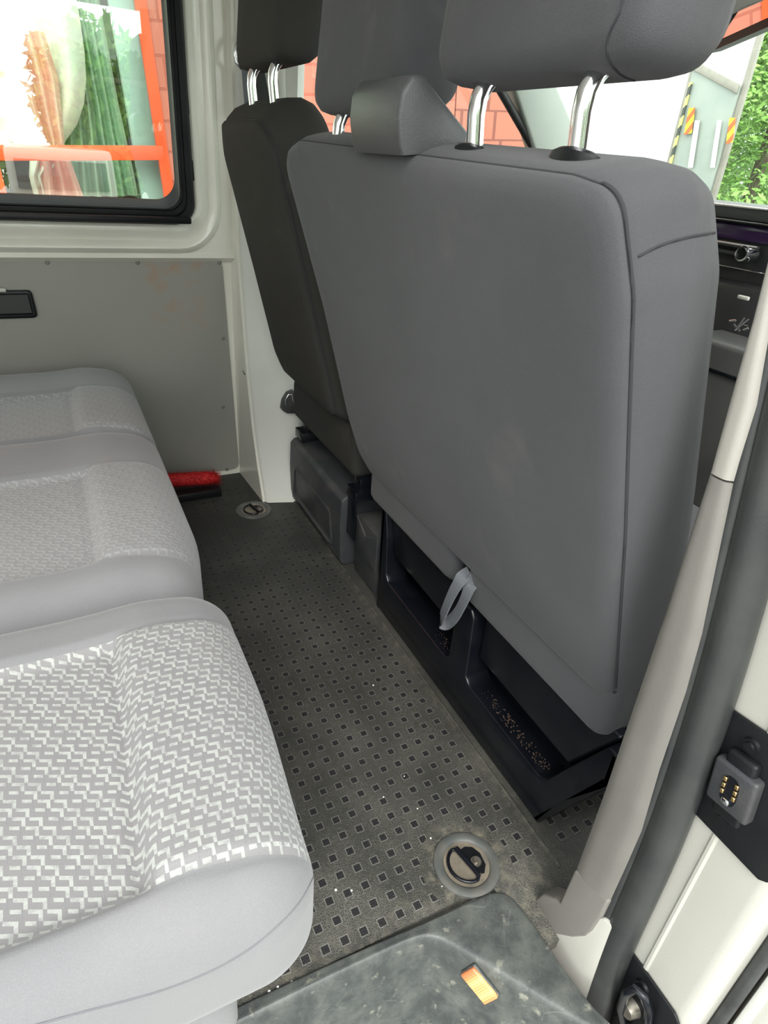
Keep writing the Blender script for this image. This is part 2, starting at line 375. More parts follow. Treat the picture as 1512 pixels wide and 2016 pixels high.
def round_poly(pts, rad, step=.008):
    """2D polygon with a radius per corner -> dense outline"""
    n = len(pts); out = []
    for i in range(n):
        p = Vector(pts[i]); a = Vector(pts[i-1]); b = Vector(pts[(i+1) % n]); r = rad[i] if isinstance(rad, (list, tuple)) else rad
        da = (a-p).normalized(); db = (b-p).normalized(); ang = da.angle(db)
        if r < 1e-5 or ang > 3.1: out.append(p); continue
        t = min(r/math.tan(ang/2), (a-p).length*.48, (b-p).length*.48); k = max(3, int(r*math.pi/2/step))
        for j in range(k+1):
            s = j/k; out.append((p+da*t)*(1-s)**2+p*2*s*(1-s)+(p+db*t)*s*s)
    res = []
    m = len(out)
    for i in range(m):
        a, b = out[i], out[(i+1) % m]; L = (b-a).length; k = max(1, int(L/step))
        for j in range(k): res.append(a.lerp(b, j/k))
    return res
def inset(outl, d):
    n = len(outl); ar = sum(outl[i].x*outl[(i+1) % n].y-outl[(i+1) % n].x*outl[i].y for i in range(n))
    sgn = 1 if ar > 0 else -1; res = []
    for i in range(n):
        t = (outl[(i+2) % n]-outl[i-2]).normalized(); nn = Vector((-t.y, t.x))*sgn
        res.append(outl[i]+nn*d)
    return res
def pillow(bm, outl, rings, F, crown0=0, crown1=0):
    """rings: (inset, depth) from rear face to front face; F maps (u,v,depth) to the place; domes at both ends"""
    cx = sum(p.x for p in outl)/len(outl); cy = sum(p.y for p in outl)/len(outl); Cc = Vector((cx, cy))
    allr = []
    hu = (max(p.x for p in outl)-min(p.x for p in outl))/2; hv = (max(p.y for p in outl)-min(p.y for p in outl))/2
    def shrink(d): return [Vector((cx+(p.x-cx)*(1-d/hu), cy+(p.y-cy)*(1-d/hv))) for p in outl]
    i0 = shrink(rings[0][0])
    for s in (.02, .2, .4, .6, .75, .87, .95): allr.append([F(*(Cc.lerp(p, s)), rings[0][1]-crown0*(1-s**3)) for p in i0])
    for a, d in rings: allr.append([F(p.x, p.y, d) for p in shrink(a)])
    i1 = shrink(rings[-1][0])
    for s in (.95, .87, .75, .6, .4, .2, .02): allr.append([F(*(Cc.lerp(p, s)), rings[-1][1]+crown1*(1-s**3)) for p in i1])
    add_loft(bm, allr, True, True, True)
def seat_frame(x0, z0, lean):
    n = Vector((math.cos(lean), 0, math.sin(lean))); t = Vector((-math.sin(lean), 0, math.cos(lean)))
    def F(y, v, d): return Vector((x0, y, z0))*1+t*v+n*d-Vector((0, 0, 0))
    def G(y, v, d): return Vector((x0, 0, z0))+Vector((0, y, 0))+t*v+n*d
    return G
# ================================================================== SETTING: the van body
# floor mat
bm = newbm(); add_box(bm, -1.5, 1.15, -.018, 1.43, -.02, 0, 0)
add_box(bm, .115, 1.15, -.12, -.018, -.02, 0, 0)
floor = struct('floor', bm, 'mat', 'black rubber floor mat with rows of small square dimples', 'floor')
bm = newbm()
add_tube(bm, [(.226, 1.19, .0), (.226, -.04, .0)], .0035, 8)
struct('trim_1', bm, 'mat', 'raised rib of the rubber mat behind the front seats', 'floor')
# wall on the far side: body skin with a window opening
def wz(z): return 0.0 if z < .72 else -.06*(z-.72)
def rrect(x0, x1, z0, z1, r, y, n=8):
    out = []
    for cx, cz, a0 in ((x1-r, z0+r, -90), (x1-r, z1-r, 0), (x0+r, z1-r, 90), (x0+r, z0+r, 180)):
        for k in range(n+1):
            a = math.radians(a0+90*k/n); z = cz+r*math.sin(a); out.append(Vector((cx+r*math.cos(a), y+wz(z), z)))
    return out
WX0, WX1, WZ0, WZ1 = -.98, .030, .738, 1.34
bm = newbm()
rings = []
for e, y, r in ((0.0, 1.41, .05), (0.0, 1.392, .05), (.008, 1.386, .056), (.020, 1.386, .066), (.030, 1.395, .075), (.040, 1.396, .083), (.050, 1.388, .092), (.058, 1.386, .1), (.066, 1.392, .105), (.072, 1.402, .108)):
    rings.append(rrect(WX0-e, WX1+e, WZ0-e, WZ1+e*.5, r, y))
R = add_loft(bm, rings, True)
# plane around
x0, x1, z0, z1 = -1.5, .135, .655, 1.42
last = R[-1]; outer = []
for v in last:
    c = v.co; dx = c.x-(WX0+WX1)/2; dz = c.z-(WZ0+WZ1)/2
    k = min((( x1 if dx > 0 else x0)-(WX0+WX1)/2)/dx if abs(dx) > 1e-6 else 9e9, ((z1 if dz > 0 else z0)-(WZ0+WZ1)/2)/dz if abs(dz) > 1e-6 else 9e9)
    zz = (WZ0+WZ1)/2+dz*k; outer.append(bm.verts.new((( WX0+WX1)/2+dx*k, 1.406+wz(zz), zz)))
n = len(last)
for k in range(n): bm.faces.new((last[k], last[(k+1) % n], outer[(k+1) % n], outer[k]))
add_box(bm, -1.5, .135, 1.425, 1.45, -.02, .655)
add_prism(bm, [(-1.5, 1.425, .640), (-1.5, 1.402, .655), (-1.5, 1.402, .668), (-1.5, 1.43, .668)], (1.635, 0, 0))
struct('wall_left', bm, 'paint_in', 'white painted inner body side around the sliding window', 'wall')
# far window frame and pane
bm = newbm()
fr = []
for (dx0, dx1, dz0, y, r) in ((0, 0, 0, 1.40, .05), (0, 0, 0, 1.374, .05), (.004, -.006, .006, 1.368, .046), (.012, -.018, .016, 1.368, .04), (.014, -.019, .020, 1.380, .04), (.02, -.026, .030, 1.380, .04),
                            (.022, -.028, .033, 1.372, .04), (.03, -.034, .036, 1.372, .04), (.032, -.036, .052, 1.392, .045), (.034, -.040, .054, 1.400, .05)):
    fr.append(rrect(WX0+dx0, WX1+dx1, WZ0+dz0, WZ1-dx0, r, y))
add_loft(bm, fr, True)
for zc in (.86, 1.00, 1.13): add_box(bm, .026, .034, 1.372, 1.388, zc-.022, zc+.022, .001)
wf = struct('window_1', bm, 'black_plastic', 'side window in a black rubber frame on the far body side', 'window')
one('pane', lambda b: add_prism(b, [(WX0+.03, 1.400, WZ0+.04), (WX1-.03, 1.400, WZ0+.04), (WX1-.03, 1.400, 1.335), (WX0+.03, 1.400, 1.335)], (0, .003, 0)), 'glass', wf, 0)
box('window_rail', WX0+.05, WX1-.015, 1.345, 1.372, .742, .757, .004, 'black_plastic', wf)
# far B pillar (white sheet metal) and its grey cover
py = [(0, 1.211), (.10, 1.262), (.2, 1.302), (.346, 1.341), (.485, 1.364), (.66, 1.388), (.9, 1.375), (1.2, 1.35), (1.42, 1.33)]
bm = newbm()
add_loft(bm, [[(.136, y, z), (.30, y+.012, z), (.30, 1.44, z), (.122, 1.44, z)] for z, y in py], True, True, True)
struct('trim_2', bm, 'paint_in', 'narrow white door pillar between wall panel and grey cover', 'pillar')
bm = newbm()
add_loft(bm, [[(.143, y-.001, z), (.150, y-.009, z), (.235+.05*min(z/.3, 1), y-.034, z), (.26+.05*min(z/.3, 1), y-.010, z), (.26+.05*min(z/.3, 1), y+.015, z), (.143, y+.01, z)] for z, y in py], True, True, True)
struct('trim_3', bm, 'trim_grey', 'smooth grey plastic cover of the far door pillar', 'pillar trim', 50)
tube('seam_slit', [(.1335, 1.40, .368), (.1335, 1.35, .348)], .0016, 'rubber', D.objects['trim_2'])
# roof and the shell beyond the picture
bm = newbm(); add_box(bm, -1.5, .85, -.10, 1.36, 1.36, 1.40, .01)
struct('ceiling', bm, 'headliner', 'pale headliner under the van roof', 'ceiling')
box_ = newbm(); add_box(box_, -1.54, -1.5, -.2, 1.45, -.02, 1.4)
struct('wall_rear', box_, 'headliner', 'rear end of the passenger cabin', 'wall')
bm = newbm(); add_box(bm, .34, 1.12, 1.36, 1.44, 0, .90, .01)
struct('door_1', bm, 'dash', "inside of the driver's door under its window", 'door')
bm = newbm(); add_prism(bm, [(.34, 1.40, .9), (1.25, 1.40, .9), (.80, 1.34, 1.34), (.34, 1.34, 1.34)], (0, .004, 0))
struct('window_2', bm, 'glass_clear', "clear pane of the driver's door", 'window', 0)
# B pillar top strip seen over the driver's seat
bm = newbm(); add_prism(bm, [(.245, 1.335, .9), (.262, 1.335, .9), (.238, 1.30, 1.36), (.218, 1.30, 1.36)], (0, .03, 0), .003)
struct('trim_4', bm, 'trim_grey', 'grey window edge strip of the far pillar', 'pillar trim')
# A pillar
bm = newbm()
def ap(y): return [at(1010, 165, 1, y), at(1096, 165, 1, y), at(1150, 292, 1, y), at(1052, 290, 1, y)]
a4 = ap(1.25)
up = (a4[0]-a4[3]); up2 = (a4[1]-a4[2])
pts = [a4[3]-up*.25, a4[3]+up*3, a4[2]+up2*3, a4[2]-up2*.25]
add_prism(bm, pts, (0, .05, 0), .008, 3)
struct('trim_5', bm, 'trim_pale', "pale windscreen pillar trim beyond the driver's seat", 'pillar trim')
bm = newbm(); add_tube(bm, [at(985, 178, 1, 1.27)+(at(985, 178, 1, 1.27)-at(1045, 282, 1, 1.27))*2.5, at(985, 178, 1, 1.27), at(1045, 282, 1, 1.27), at(1075, 330, 1, 1.27)], .011, 10)
struct('trim_6', bm, 'rubber', 'black door seal along the windscreen pillar', 'door seal')
# windscreen
bm = newbm(); add_prism(bm, [(1.34, -.15, .86), (1.34, 1.34, .86), (.84, 1.24, 1.36), (.84, -.05, 1.36)], (.004, 0, .004))
struct('window_3', bm, 'glass_clear', 'sloping windscreen ahead of the front seats', 'window', 0)
# near B pillar: door jamb seen from the open sliding door
tr = [(-.20, -.105, -.165), (.0, -.103, -.162), (.113, -.1035, -.158), (.226, -.1035, -.159), (.29, -.103, -.159), (.384, -.101, -.151), (.49, -.099, -.145), (.557, -.097, -.138), (.669, -.093, -.12), (.704, -.092, -.114), (.77, -.0865, -.109), (.832, -.083, -.097), (.883, -.078, -.088), (1.0, -.066, -.075), (1.36, -.02, -.03)]
def edge(z, k):
    for i in range(len(tr)-1):
        if tr[i][0] <= z <= tr[i+1][0]:
            s = (z-tr[i][0])/(tr[i+1][0]-tr[i][0]); return tr[i][k]*(1-s)+tr[i+1][k]*s
    return tr[-1][k] if z > 1 else tr[0][k]
bm = newbm()
zs = [-.45, -.2, 0, .1, .2, .3, .4, .5, .6, .7, .8, .9, 1.0, 1.15, 1.36]
rings = []
for z in zs:
    off = 0 if z < .7 else (z-.7)*.17
    yr = edge(max(z, -.2), 2)
    yi = min(yr+.05, edge(max(z, -.2), 1)-.006)
    sec = [(.205, yi), (.2, min(yr+.02, yi-.004)), (.2, -.208+off), (.1975, -.2105+off), (.1975, -.2135+off), (.2, -.216+off), (.2, -.262+off), (.202, -.270+off), (.209, -.277+off), (.218, -.280+off), (.34, -.280+off), (.34, yi)]
    rings.append([(x, y, z) for x, y in sec])
add_loft(bm, rings, True, True, True)
# sloping foot of the pillar, below the grey cover
add_prism(bm, [(.160, -.084, -.03), (.160, -.10, .02), (.162, -.16, .12), (.170, -.185, .12), (.168, -.190, -.10), (.150, -.192, -.20), (.145, -.16, -.20)], (.06, 0, 0), .003)
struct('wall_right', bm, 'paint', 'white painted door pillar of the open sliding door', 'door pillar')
# two piece warm grey cover
def trim_piece(z0, z1, extra=None):
    bm = newbm(); zz = sorted({z0, z1} | {t[0] for t in tr if z0 < t[0] < z1}); rings = []
    for z in zz:
        a, b = edge(z, 1), edge(z, 2); m_ = (a+b)/2
        sec = []
        for k in range(9):
            s = k/8; y = a+(b-a)*s; bulge = .006*(1-(2*s-1)**4); sec.append((.166-bulge, y))
        sec += [(.198, b+.004), (.203, b+.01), (.215, a-.008), (.20, a-.002)]
        rings.append([(x, y, z) for x, y in sec])
    add_loft(bm, rings, True, True, True); return bm
tc_ = thing('pillar_cover', 'warm grey plastic cover running down the near door pillar', 'pillar trim', (.19, -.12, 0))
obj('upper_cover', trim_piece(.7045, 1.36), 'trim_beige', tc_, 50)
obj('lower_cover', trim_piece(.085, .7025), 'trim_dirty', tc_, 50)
bm = newbm()
ftop = [at(1101, 1778, 0, .16), at(1088, 1768, 0, .16), at(1067, 1760, 0, .161), at(1050, 1773, 0, .161), at(1045, 1784, 0, .160), at(1052, 1812, 0, .160), at(1067, 1829, 0, .158), at(1092, 1841, 0, .158), at(1125, 1847, 0, .158), at(1150, 1845, 0, .158), at(1166, 1833, 0, .16), at(1181, 1808, 0, .16), at(1197, 1775, 0, .16), at(1130, 1712, 0, .16)]
add_prism(bm, ftop, (.03, .0, 0), .004, 3)
obj('foot', bm, 'trim_dirty', tc_, 50)
# door seal, the thick black rubber tube
pts = []
for i in range(40):
    z = -.40+i*(1.36+.40)/39
    yb = edge(max(z, -.2), 2)
    if z < 0: yb -= .02*(-z)/.2
    pts.append((.186, yb-.0165, z))
for _ in range(6): pts = [pts[0]]+[(pts[i][0], (pts[i-1][1]+2*pts[i][1]+pts[i+1][1])/4, pts[i][2]) for i in range(1, len(pts)-1)]+[pts[-1]]
bm = newbm(); add_tube(bm, pts, .0205, 16)
add_tube(bm, [(x-.012, y+.017, z) for x, y, z in pts], .008, 8)
tag(obj('door_seal', bm, 'seal', None, 60), 'thick black rubber seal along the open sliding door frame', 'door seal')
# contact plate and striker plate
cp = thing('contact_plate', 'black plate with brass spring contacts high on the white door pillar', 'plate', (.2, -.21, .41))
bm = newbm()
add_prism(bm, [(.199, -.155, .482), (.199, -.155, .342), (.199, -.262, .340), (.199, -.2695, .346), (.199, -.272, .356), (.199, -.272, .50), (.199, -.215, .489)], (-.0035, 0, 0), .0012)
obj('backing_plate', bm, 'black_plastic', cp)
Cc = at(1447, 1552, 0, .19)
def tilt(c, a): return Matrix.Translation(c) @ Matrix.Rotation(a, 4, 'X') @ Matrix.Translation(-c)
T_ = tilt(Cc, math.radians(-7))
body = box('contact_block', .182, .197, Cc.y-.022, Cc.y+.022, Cc.z-.026, Cc.z+.026, .004, 'grey_plastic', cp, 3, T_)
box('block_shoulder', .186, .197, Cc.y-.015, Cc.y+.015, Cc.z-.040, Cc.z+.040, .004, 'black_plastic', cp, 3, T_)
def oval(bm, c, ry, rz, x0, x1):
    add_prism(bm, [(x0, c.y+ry*math.copysign(abs(math.cos(a))**.7, math.cos(a)), c.z+rz*math.copysign(abs(math.sin(a))**.7, math.sin(a))) for a in [2*math.pi*k/20 for k in range(20)]], (x1-x0, 0, 0))
one('socket', lambda b: (oval(b, Cc, .0085, .017, .1825, .1812), [setattr(v, 'co', T_ @ v.co) for v in b.verts]), 'black_gloss', body)
for k in range(6):
    s_ = -1 if k % 2 else 1; zc = Cc.z+.011-.0075*(k//2)
    box('contact', .1792, .1815, Cc.y+s_*.006-.0018, Cc.y+s_*.006+.0018, zc-.0026, zc+.0026, .0006, 'brass', body, 1, T_)
box('contact_pin', .1785, .1815, Cc.y-.004, Cc.y+.004, Cc.z-.016, Cc.z-.009, .002, 'chrome', body, 2, T_)
for (u, v) in ((1480, 1468), (1428, 1611)):
    c = at(u, v, 0, .195)
    def scr(b):
        add_cyl(b, (.1965, c.y, c.z), (.192, c.y, c.z), .0085, .0075); add_cyl(b, (.192, c.y, c.z), (.1895, c.y, c.z), .005, .0045, 12)
    one('screw', scr, 'black_plastic', cp)
sp = thing('striker_plate', 'black latch plate low on the white door pillar', 'plate', (.2, -.23, 0))
bm = newbm(); add_prism(bm, [(.199, -.185, .072), (.199, -.262, .068), (.199, -.272, .06), (.199, -.275, .04), (.199, -.275, -.2), (.199, -.185, -.2)], (-.004, 0, 0), .0015)
obj('backing_plate', bm, 'black_plastic', sp)
c = at(1262, 1945, 0, .192)
one('screw', lambda b: (add_cyl(b, (.1965, c.y, c.z), (.191, c.y, c.z), .010, .009), add_cyl(b, (.191, c.y, c.z), (.189, c.y, c.z), .005, .005, 6)), 'black_plastic', sp)
pp = [at(u, v, 0, xx) for u, v, xx in ((1228, 2016, .19), (1222, 1985, .182), (1232, 1955, .176), (1252, 1945, .175), (1268, 1962, .178), (1278, 1990, .184), (1276, 2020, .19))]
tube('latch_loop', pp, .0055, 'black_gloss', sp)
c = at(1240, 1985, 0, .19)
one('latch_cup', lambda b: add_cyl(b, (.197, c.y, c.z), (.182, c.y, c.z), .014, .010), 'steel', sp)
# passenger door edge beyond the pillar
pd = thing('passenger_door', 'white edge of the closed front passenger door beyond the door pillar', 'door', (.7, -.3, .3))
bm = newbm(); rings = []
for z in (-.5, 0, .3, .6, .78):
    rings.append([(.262, -.296, z), (.262, -.318, z), (.268, -.327, z), (.280, -.331, z), (1.2, -.331, z), (1.2, -.25, z), (.36, -.25, z), (.36, -.296, z)])
add_loft(bm, rings, True, True, True); obj('door_skin', bm, 'paint', pd, 50)
bm = newbm(); add_tube(bm, [(.252, -.287, z) for z in (-.5, -.2, 0, .2, .4, .78)], .0075, 10); obj('door_gasket', bm, 'rubber', pd, 60)
bm = newbm(); add_box(bm, .256, .262, -.309, -.297, -.5, .78, .002); obj('edge_lip', bm, 'trim_grey', pd)
# ================================================================== step well and cover
rim = [(-1.3, -.034), (-.6, -.033), (-.29, -.031), (-.16, -.032), (-.06, -.034), (-.025, -.036), (-.005, -.041), (.010, -.051), (.026, -.072), (.067, -.128), (.119, -.206), (.150, -.25), (.19, -.31)]
outr = [(-1.3, -.014), (-.6, -.014), (-.29, -.015), (-.16, -.018), (-.06, -.022), (-.0, -.026), (.05, -.027), (.09, -.0275), (.118, -.030), (.1345, -.046), (.1375, -.12), (.1365, -.22), (.22, -.34)]
def inn(d):
    P2 = [Vector(p) for p in rim]; res = []
    for i in range(len(P2)):
        t = (P2[min(i+1, len(P2)-1)]-P2[max(i-1, 0)]).normalized(); res.append(P2[i]+Vector((t.y, -t.x))*d*1.0)
    return res
sw = thing('door_step', 'scuffed grey plastic step cover with a sunken tread at the sliding door', 'step', (-.2, -.05, 0))
bm = newbm()
rings = [[(x, y, -.02) for x, y in outr], [(x, y, .003) for x, y in outr], [(x+.0*0, y-.002, .0055) for x, y in outr]]
mid = [(Vector(a)*.35+Vector(b)*.65) for a, b in zip(outr, rim)]
rings += [[(p.x, p.y, .005) for p in mid], [(x, y, .0065) for x, y in rim], [(p.x, p.y, .002) for p in inn(.005)], [(p.x, p.y, -.02) for p in inn(.012)], [(p.x, p.y, -.145) for p in inn(.045)], [(p.x, p.y, -.172) for p in inn(.062)], [(p.x, p.y, -.18) for p in inn(.085)], [(p.x-.02, p.y, -.181) for p in inn(.30)]]
add_loft(bm, rings, False)
so = obj('cover', bm, 'step', sw, 50)
ss = so.modifiers.new('sub', 'SUBSURF'); ss.levels = ss.render_levels = 2
for p_ in so.data.polygons: p_.use_smooth = True
# amber lamp on the well's side wall
A = Vector((.026, -.072, 0)); B = Vector((.119, -.206, 0)); ab = (B-A).normalized(); nin = Vector((ab.y, -ab.x, 0))
wn = (nin*.97+Vector((0, 0, .24))).normalized()
def onwall(u, v, off=0):
    P0 = A+nin*.012+Vector((0, 0, -.02))+wn*off
    d = r0*((u-756)/CAM_F)+r1*((v-1008)/CAM_F)+r2; return CAM_P+d*((P0-CAM_P).dot(wn)/d.dot(wn))
q = [onwall(*p_, .004) for p_ in ((906, 1913), (934, 1907), (979, 1956), (958, 1982))]
cen = (q[0]+q[1]+q[2]+q[3])/4; ex = ((q[2]+q[3])-(q[0]+q[1])).normalized(); ey = wn.cross(ex)
hl = ((q[2]+q[3])-(q[0]+q[1])).length/4; hw = ((q[1]-q[0]).length+(q[2]-q[3]).length)/4*.95
lamp = thing('step_lamp', 'small lit amber lamp on the side wall of the door step', 'lamp', tuple(cen))
LM = Matrix(((ex.x, ey.x, wn.x, cen.x), (ex.y, ey.y, wn.y, cen.y), (ex.z, ey.z, wn.z, cen.z), (0, 0, 0, 1)))
for nm, mt, x_, y_, za, zb in (('lens', 'amber', hl, hw, -.002, .0035), ('base', 'step', hl+.0012, hw+.0012, -.006, -.001)):
    bm = newbm(); add_box(bm, -x_, x_, -y_, y_, za, zb, .002, 3)
    me_o = obj(nm, bm, mt, None); me_o.parent = lamp; me_o.matrix_parent_inverse = Matrix.Identity(4)
    me_o.matrix_basis = Matrix.Translation(-cen) @ LM
# ================================================================== floor fittings
def lashing(cx, cy, ang, label):
    t = thing('lashing_eye', label, 'lashing eye', (cx, cy, 0), 'lashing eyes sunk in the floor mat')
    def lathe(b, prof, n=48):
        add_loft(b, [[(cx+r*math.cos(2*math.pi*k/n), cy+r*math.sin(2*math.pi*k/n), z) for k in range(n)] for r, z in prof], True)
    one('collar', lambda b: lathe(b, [(.0505, -.001), (.0500, .003), (.046, .0045), (.038, .0040), (.0345, .0005), (.034, -.010)]), 'collar', t, 60)
    one('dish', lambda b: lathe(b, [(.035, .0012), (.031, .0010), (.020, .0008), (.001, .0008)]), 'steel_plate', t, 60)
    ca, sa = math.cos(ang), math.sin(ang)
    def L(x, y, z): return (cx+x*ca-y*sa, cy+x*sa+y*ca, z)
    one('recess', lambda b: add_prism(b, [L(x, y, .0012) for x, y in ((-.022, .003), (.022, .003), (.026, .012), (.018, .023), (.0, .029), (-.014, .026), (-.021, .017))], (0, 0, .0006)), 'black_plastic', t)
    loop = [L(-.024, .002, .006)]+[L(.0285*math.cos(a)*-1, -.0285*math.sin(a)*.98, .0035) for a in [math.pi*k/18 for k in range(1, 18)]]+[L(.024, .002, .006)]
    tube('loop', loop, .0026, 'black_gloss', t)
    tube('bar', [L(-.025, .001, .007), L(.025, .001, .007)], .0042, 'black_gloss', t)
    one('bolt', lambda b: (add_cyl(b, L(.006, .014, .001), L(.006, .014, .0035), .0085, .008), add_cyl(b, L(.006, .014, .0035), L(.006, .014, .0075), .0048, .0045, 12)), 'steel', t)
    return t
lashing(.097, .022, math.radians(-78), 'round lashing eye with black loop in the floor near the door step')
lashing(.097, 1.172, math.radians(-78), 'round lashing eye with black loop in the floor by the far pillar')
# snow brush lying by the far wall
br = thing('snow_brush', 'red bristle brush head on a black bar lying on the floor by the far wall', 'brush', (-.04, 1.34, 0))
pa, pb = Vector((-.16, 1.34, .055)), Vector((.030, 1.325, .045))
bm = newbm(); add_tube(bm, [pa.lerp(pb, k/6) for k in range(7)], [.020]*6+[.014], 14)
ax_ = (pb-pa).normalized()
for k in range(5200):
    s_ = random.random(); a = random.uniform(0, 2*math.pi); p0 = pa.lerp(pb, s_)
    d = (Vector((0, 1, 0))*math.cos(a)+Vector((0, 0, 1))*math.sin(a)+ax_*random.uniform(-.25, .5)).normalized()
    L_ = random.uniform(.025, .038); sd_ = ax_.cross(d).normalized()*.0007
    b0 = p0+d*.015; vs = [bm.verts.new(b0-sd_), bm.verts.new(b0+sd_), bm.verts.new(p0+d*L_)]
    bm.faces.new(vs)
obj('bristles', bm, 'red', br, 0)
box('backing_bar', -.17, .032, 1.285, 1.335, .0, .024, .004, 'black_plastic', br)
bm = newbm()
for u, v, sz in ((661, 1752, .0022), (692, 1753, .0018), (530, 1952, .0022), (547, 1943, .0018), (575, 1935, .0028), (755, 1569, .0015), (735, 1349, .0018), (822, 1592, .0014), (848, 1650, .0018), (655, 1902, .0016), (620, 1915, .0014), (796, 1528, .0013), (870, 1745, .0012)):
    c = at(u, v, 2, sz*.5); bmesh.ops.create_icosphere(bm, subdivisions=1, radius=sz, matrix=Matrix.Translation(c) @ Matrix.Scale(.6, 4, (0, 0, 1)))
tag(obj('crumbs', bm, 'truck', None), 'tiny white crumbs scattered over the rubber floor mat', 'crumbs', kind='stuff')
# ================================================================== far wall panel
wp = thing('wall_panel', 'grey board panel riveted to the far body side under the window', 'panel', (-.3, 1.42, .3))
out = round_poly([(-.95, .018), (.1215, .018), (.1015, .651), (-.95, .651)], [.02, .022, .022, .02])
bm = newbm(); add_prism(bm, [(p_.x, 1.4255, p_.y) for p_ in out], (0, -.005, 0)); obj('board', bm, 'panel', wp)
for (u, v) in ((93, 517), (271, 517), (432, 517), (440, 667), (440, 802), (447, 924)):
    c = at(u, v, 1, 1.42)
    one('rivet', lambda b: (add_cyl(b, (c.x, 1.421, c.z), (c.x, 1.4165, c.z), .0058, .0035, 16),), 'trim_dirty', wp)
ph = thing('pull_handle', 'black recessed pull cup set in the grey wall panel', 'handle', (-.41, 1.42, .54))
a0, a1 = at(0, 572, 1, 1.415), at(75, 625, 1, 1.415)
out = round_poly([(-.49, a1.z), (a1.x, a1.z), (a1.x-.003, a0.z), (-.49, a0.z)], .012, .003)
bm = newbm()
rg = [[(p_.x, y, p_.y) for p_ in inset(out, d)] for d, y in ((0, 1.421), (0, 1.413), (.003, 1.4105), (.008, 1.411), (.010, 1.4155), (.012, 1.4185))]
add_loft(bm, rg, True); obj('rim', bm, 'black_plastic', ph, 50)
one('cup', lambda b: add_prism(b, [(p_.x, 1.4195, p_.y) for p_ in inset(out, .009)], (0, -.0025, 0)), 'dash', ph)
box('latch_tab', -.447, -.424, 1.408, 1.416, a0.z-.003, a0.z+.006, .002, 'paint', ph)
# belt anchor on the far pillar
ba = thing('belt_anchor', 'dark plastic belt anchor on the far pillar beside the driver seat', 'belt anchor', (.2, 1.28, .33))
def P3(L_): return [at(u, v, 1, y) for u, v, y in L_]
bm = newbm(); add_prism(bm, P3([(550, 802, 1.295), (553, 785, 1.295), (562, 770, 1.295), (575, 765, 1.295), (586, 800, 1.295), (581, 808, 1.295), (560, 808, 1.295)]), (0, -.03, 0), .004, 3)
obj('shell', bm, 'grey_plastic', ba)
tube('metal_tongue', P3([(563, 797, 1.262), (562, 788, 1.262), (568, 777, 1.262), (574, 777, 1.262), (579, 799, 1.262)]), .002, 'chrome', ba)
# upper belt guide on the pillar
bg = thing('belt_loop', 'chrome belt guide ring high on the far pillar', 'belt guide', (.17, 1.33, 1.1))
pts = [at(u, v, 1, 1.325) for u, v in ((484, 70), (474, 78), (466, 92), (463, 108), (466, 122), (476, 134), (486, 138))]
tube('ring', pts, .006, 'chrome', bg, 12)
bm = newbm(); add_prism(bm, [at(u, v, 1, 1.320) for u, v in ((476, 137), (500, 137), (514, 232), (484, 232))], (0, .003, 0))
obj('belt', bm, 'webbing', bg)
bm = newbm(); add_prism(bm, [at(u, v, 1, 1.312) for u, v in ((497, 137), (520, 137), (538, 232), (502, 232))], (0, .003, 0))
obj('belt_return', bm, 'black_plastic', bg)
# ================================================================== front seats
from mathutils.bvhtree import BVHTree
def seam_line(name, pts, parent, r=.0014, mat='seam', snap=True):
    """thin sewn line laid on the cloth surface of its parent"""
    dense = []
    for i in range(len(pts)-1):
        k = max(1, int((pts[i+1]-pts[i]).length/.004))
        for j in range(k): dense.append(pts[i].lerp(pts[i+1], j/k))
    dense.append(pts[-1])
    if snap:
        me = parent.data; t = BVHTree.FromPolygons([v.co for v in me.vertices], [p_.vertices for p_ in me.polygons])
        dense = [t.find_nearest(p_)[0] for p_ in dense]
    return tube(name, dense, r, mat, parent, 6)
def seam_px(name, px, parent, r=.0012, mat='seam'):
    """sewn line laid on the parent's surface through the places seen at these photo pixels"""
    me = parent.data; t = BVHTree.FromPolygons([v.co for v in me.vertices], [p_.vertices for p_ in me.polygons]); out = []
    P_ = [Vector(p_) for p_ in px]
    for i in range(len(P_)-1):
        a, b, c, d = P_[max(i-1, 0)], P_[i], P_[i+1], P_[min(i+2, len(P_)-1)]; k = max(2, int((c-b).length/8))
        for j in range(k+(i == len(P_)-2)):
            q = j/k; u, v = .5*((2*b)+(c-a)*q+(2*a-5*b+4*c-d)*q*q+(3*b-a-3*c+d)*q**3)
            dr = (r0*((u-756)/CAM_F)+r1*((v-1008)/CAM_F)+r2).normalized(); h = t.ray_cast(CAM_P, dr)
            if h[0] is not None: out.append(h[0]-h[1]*0)
    if len(out) > 1: return tube(name, out, r, mat, parent, 6)
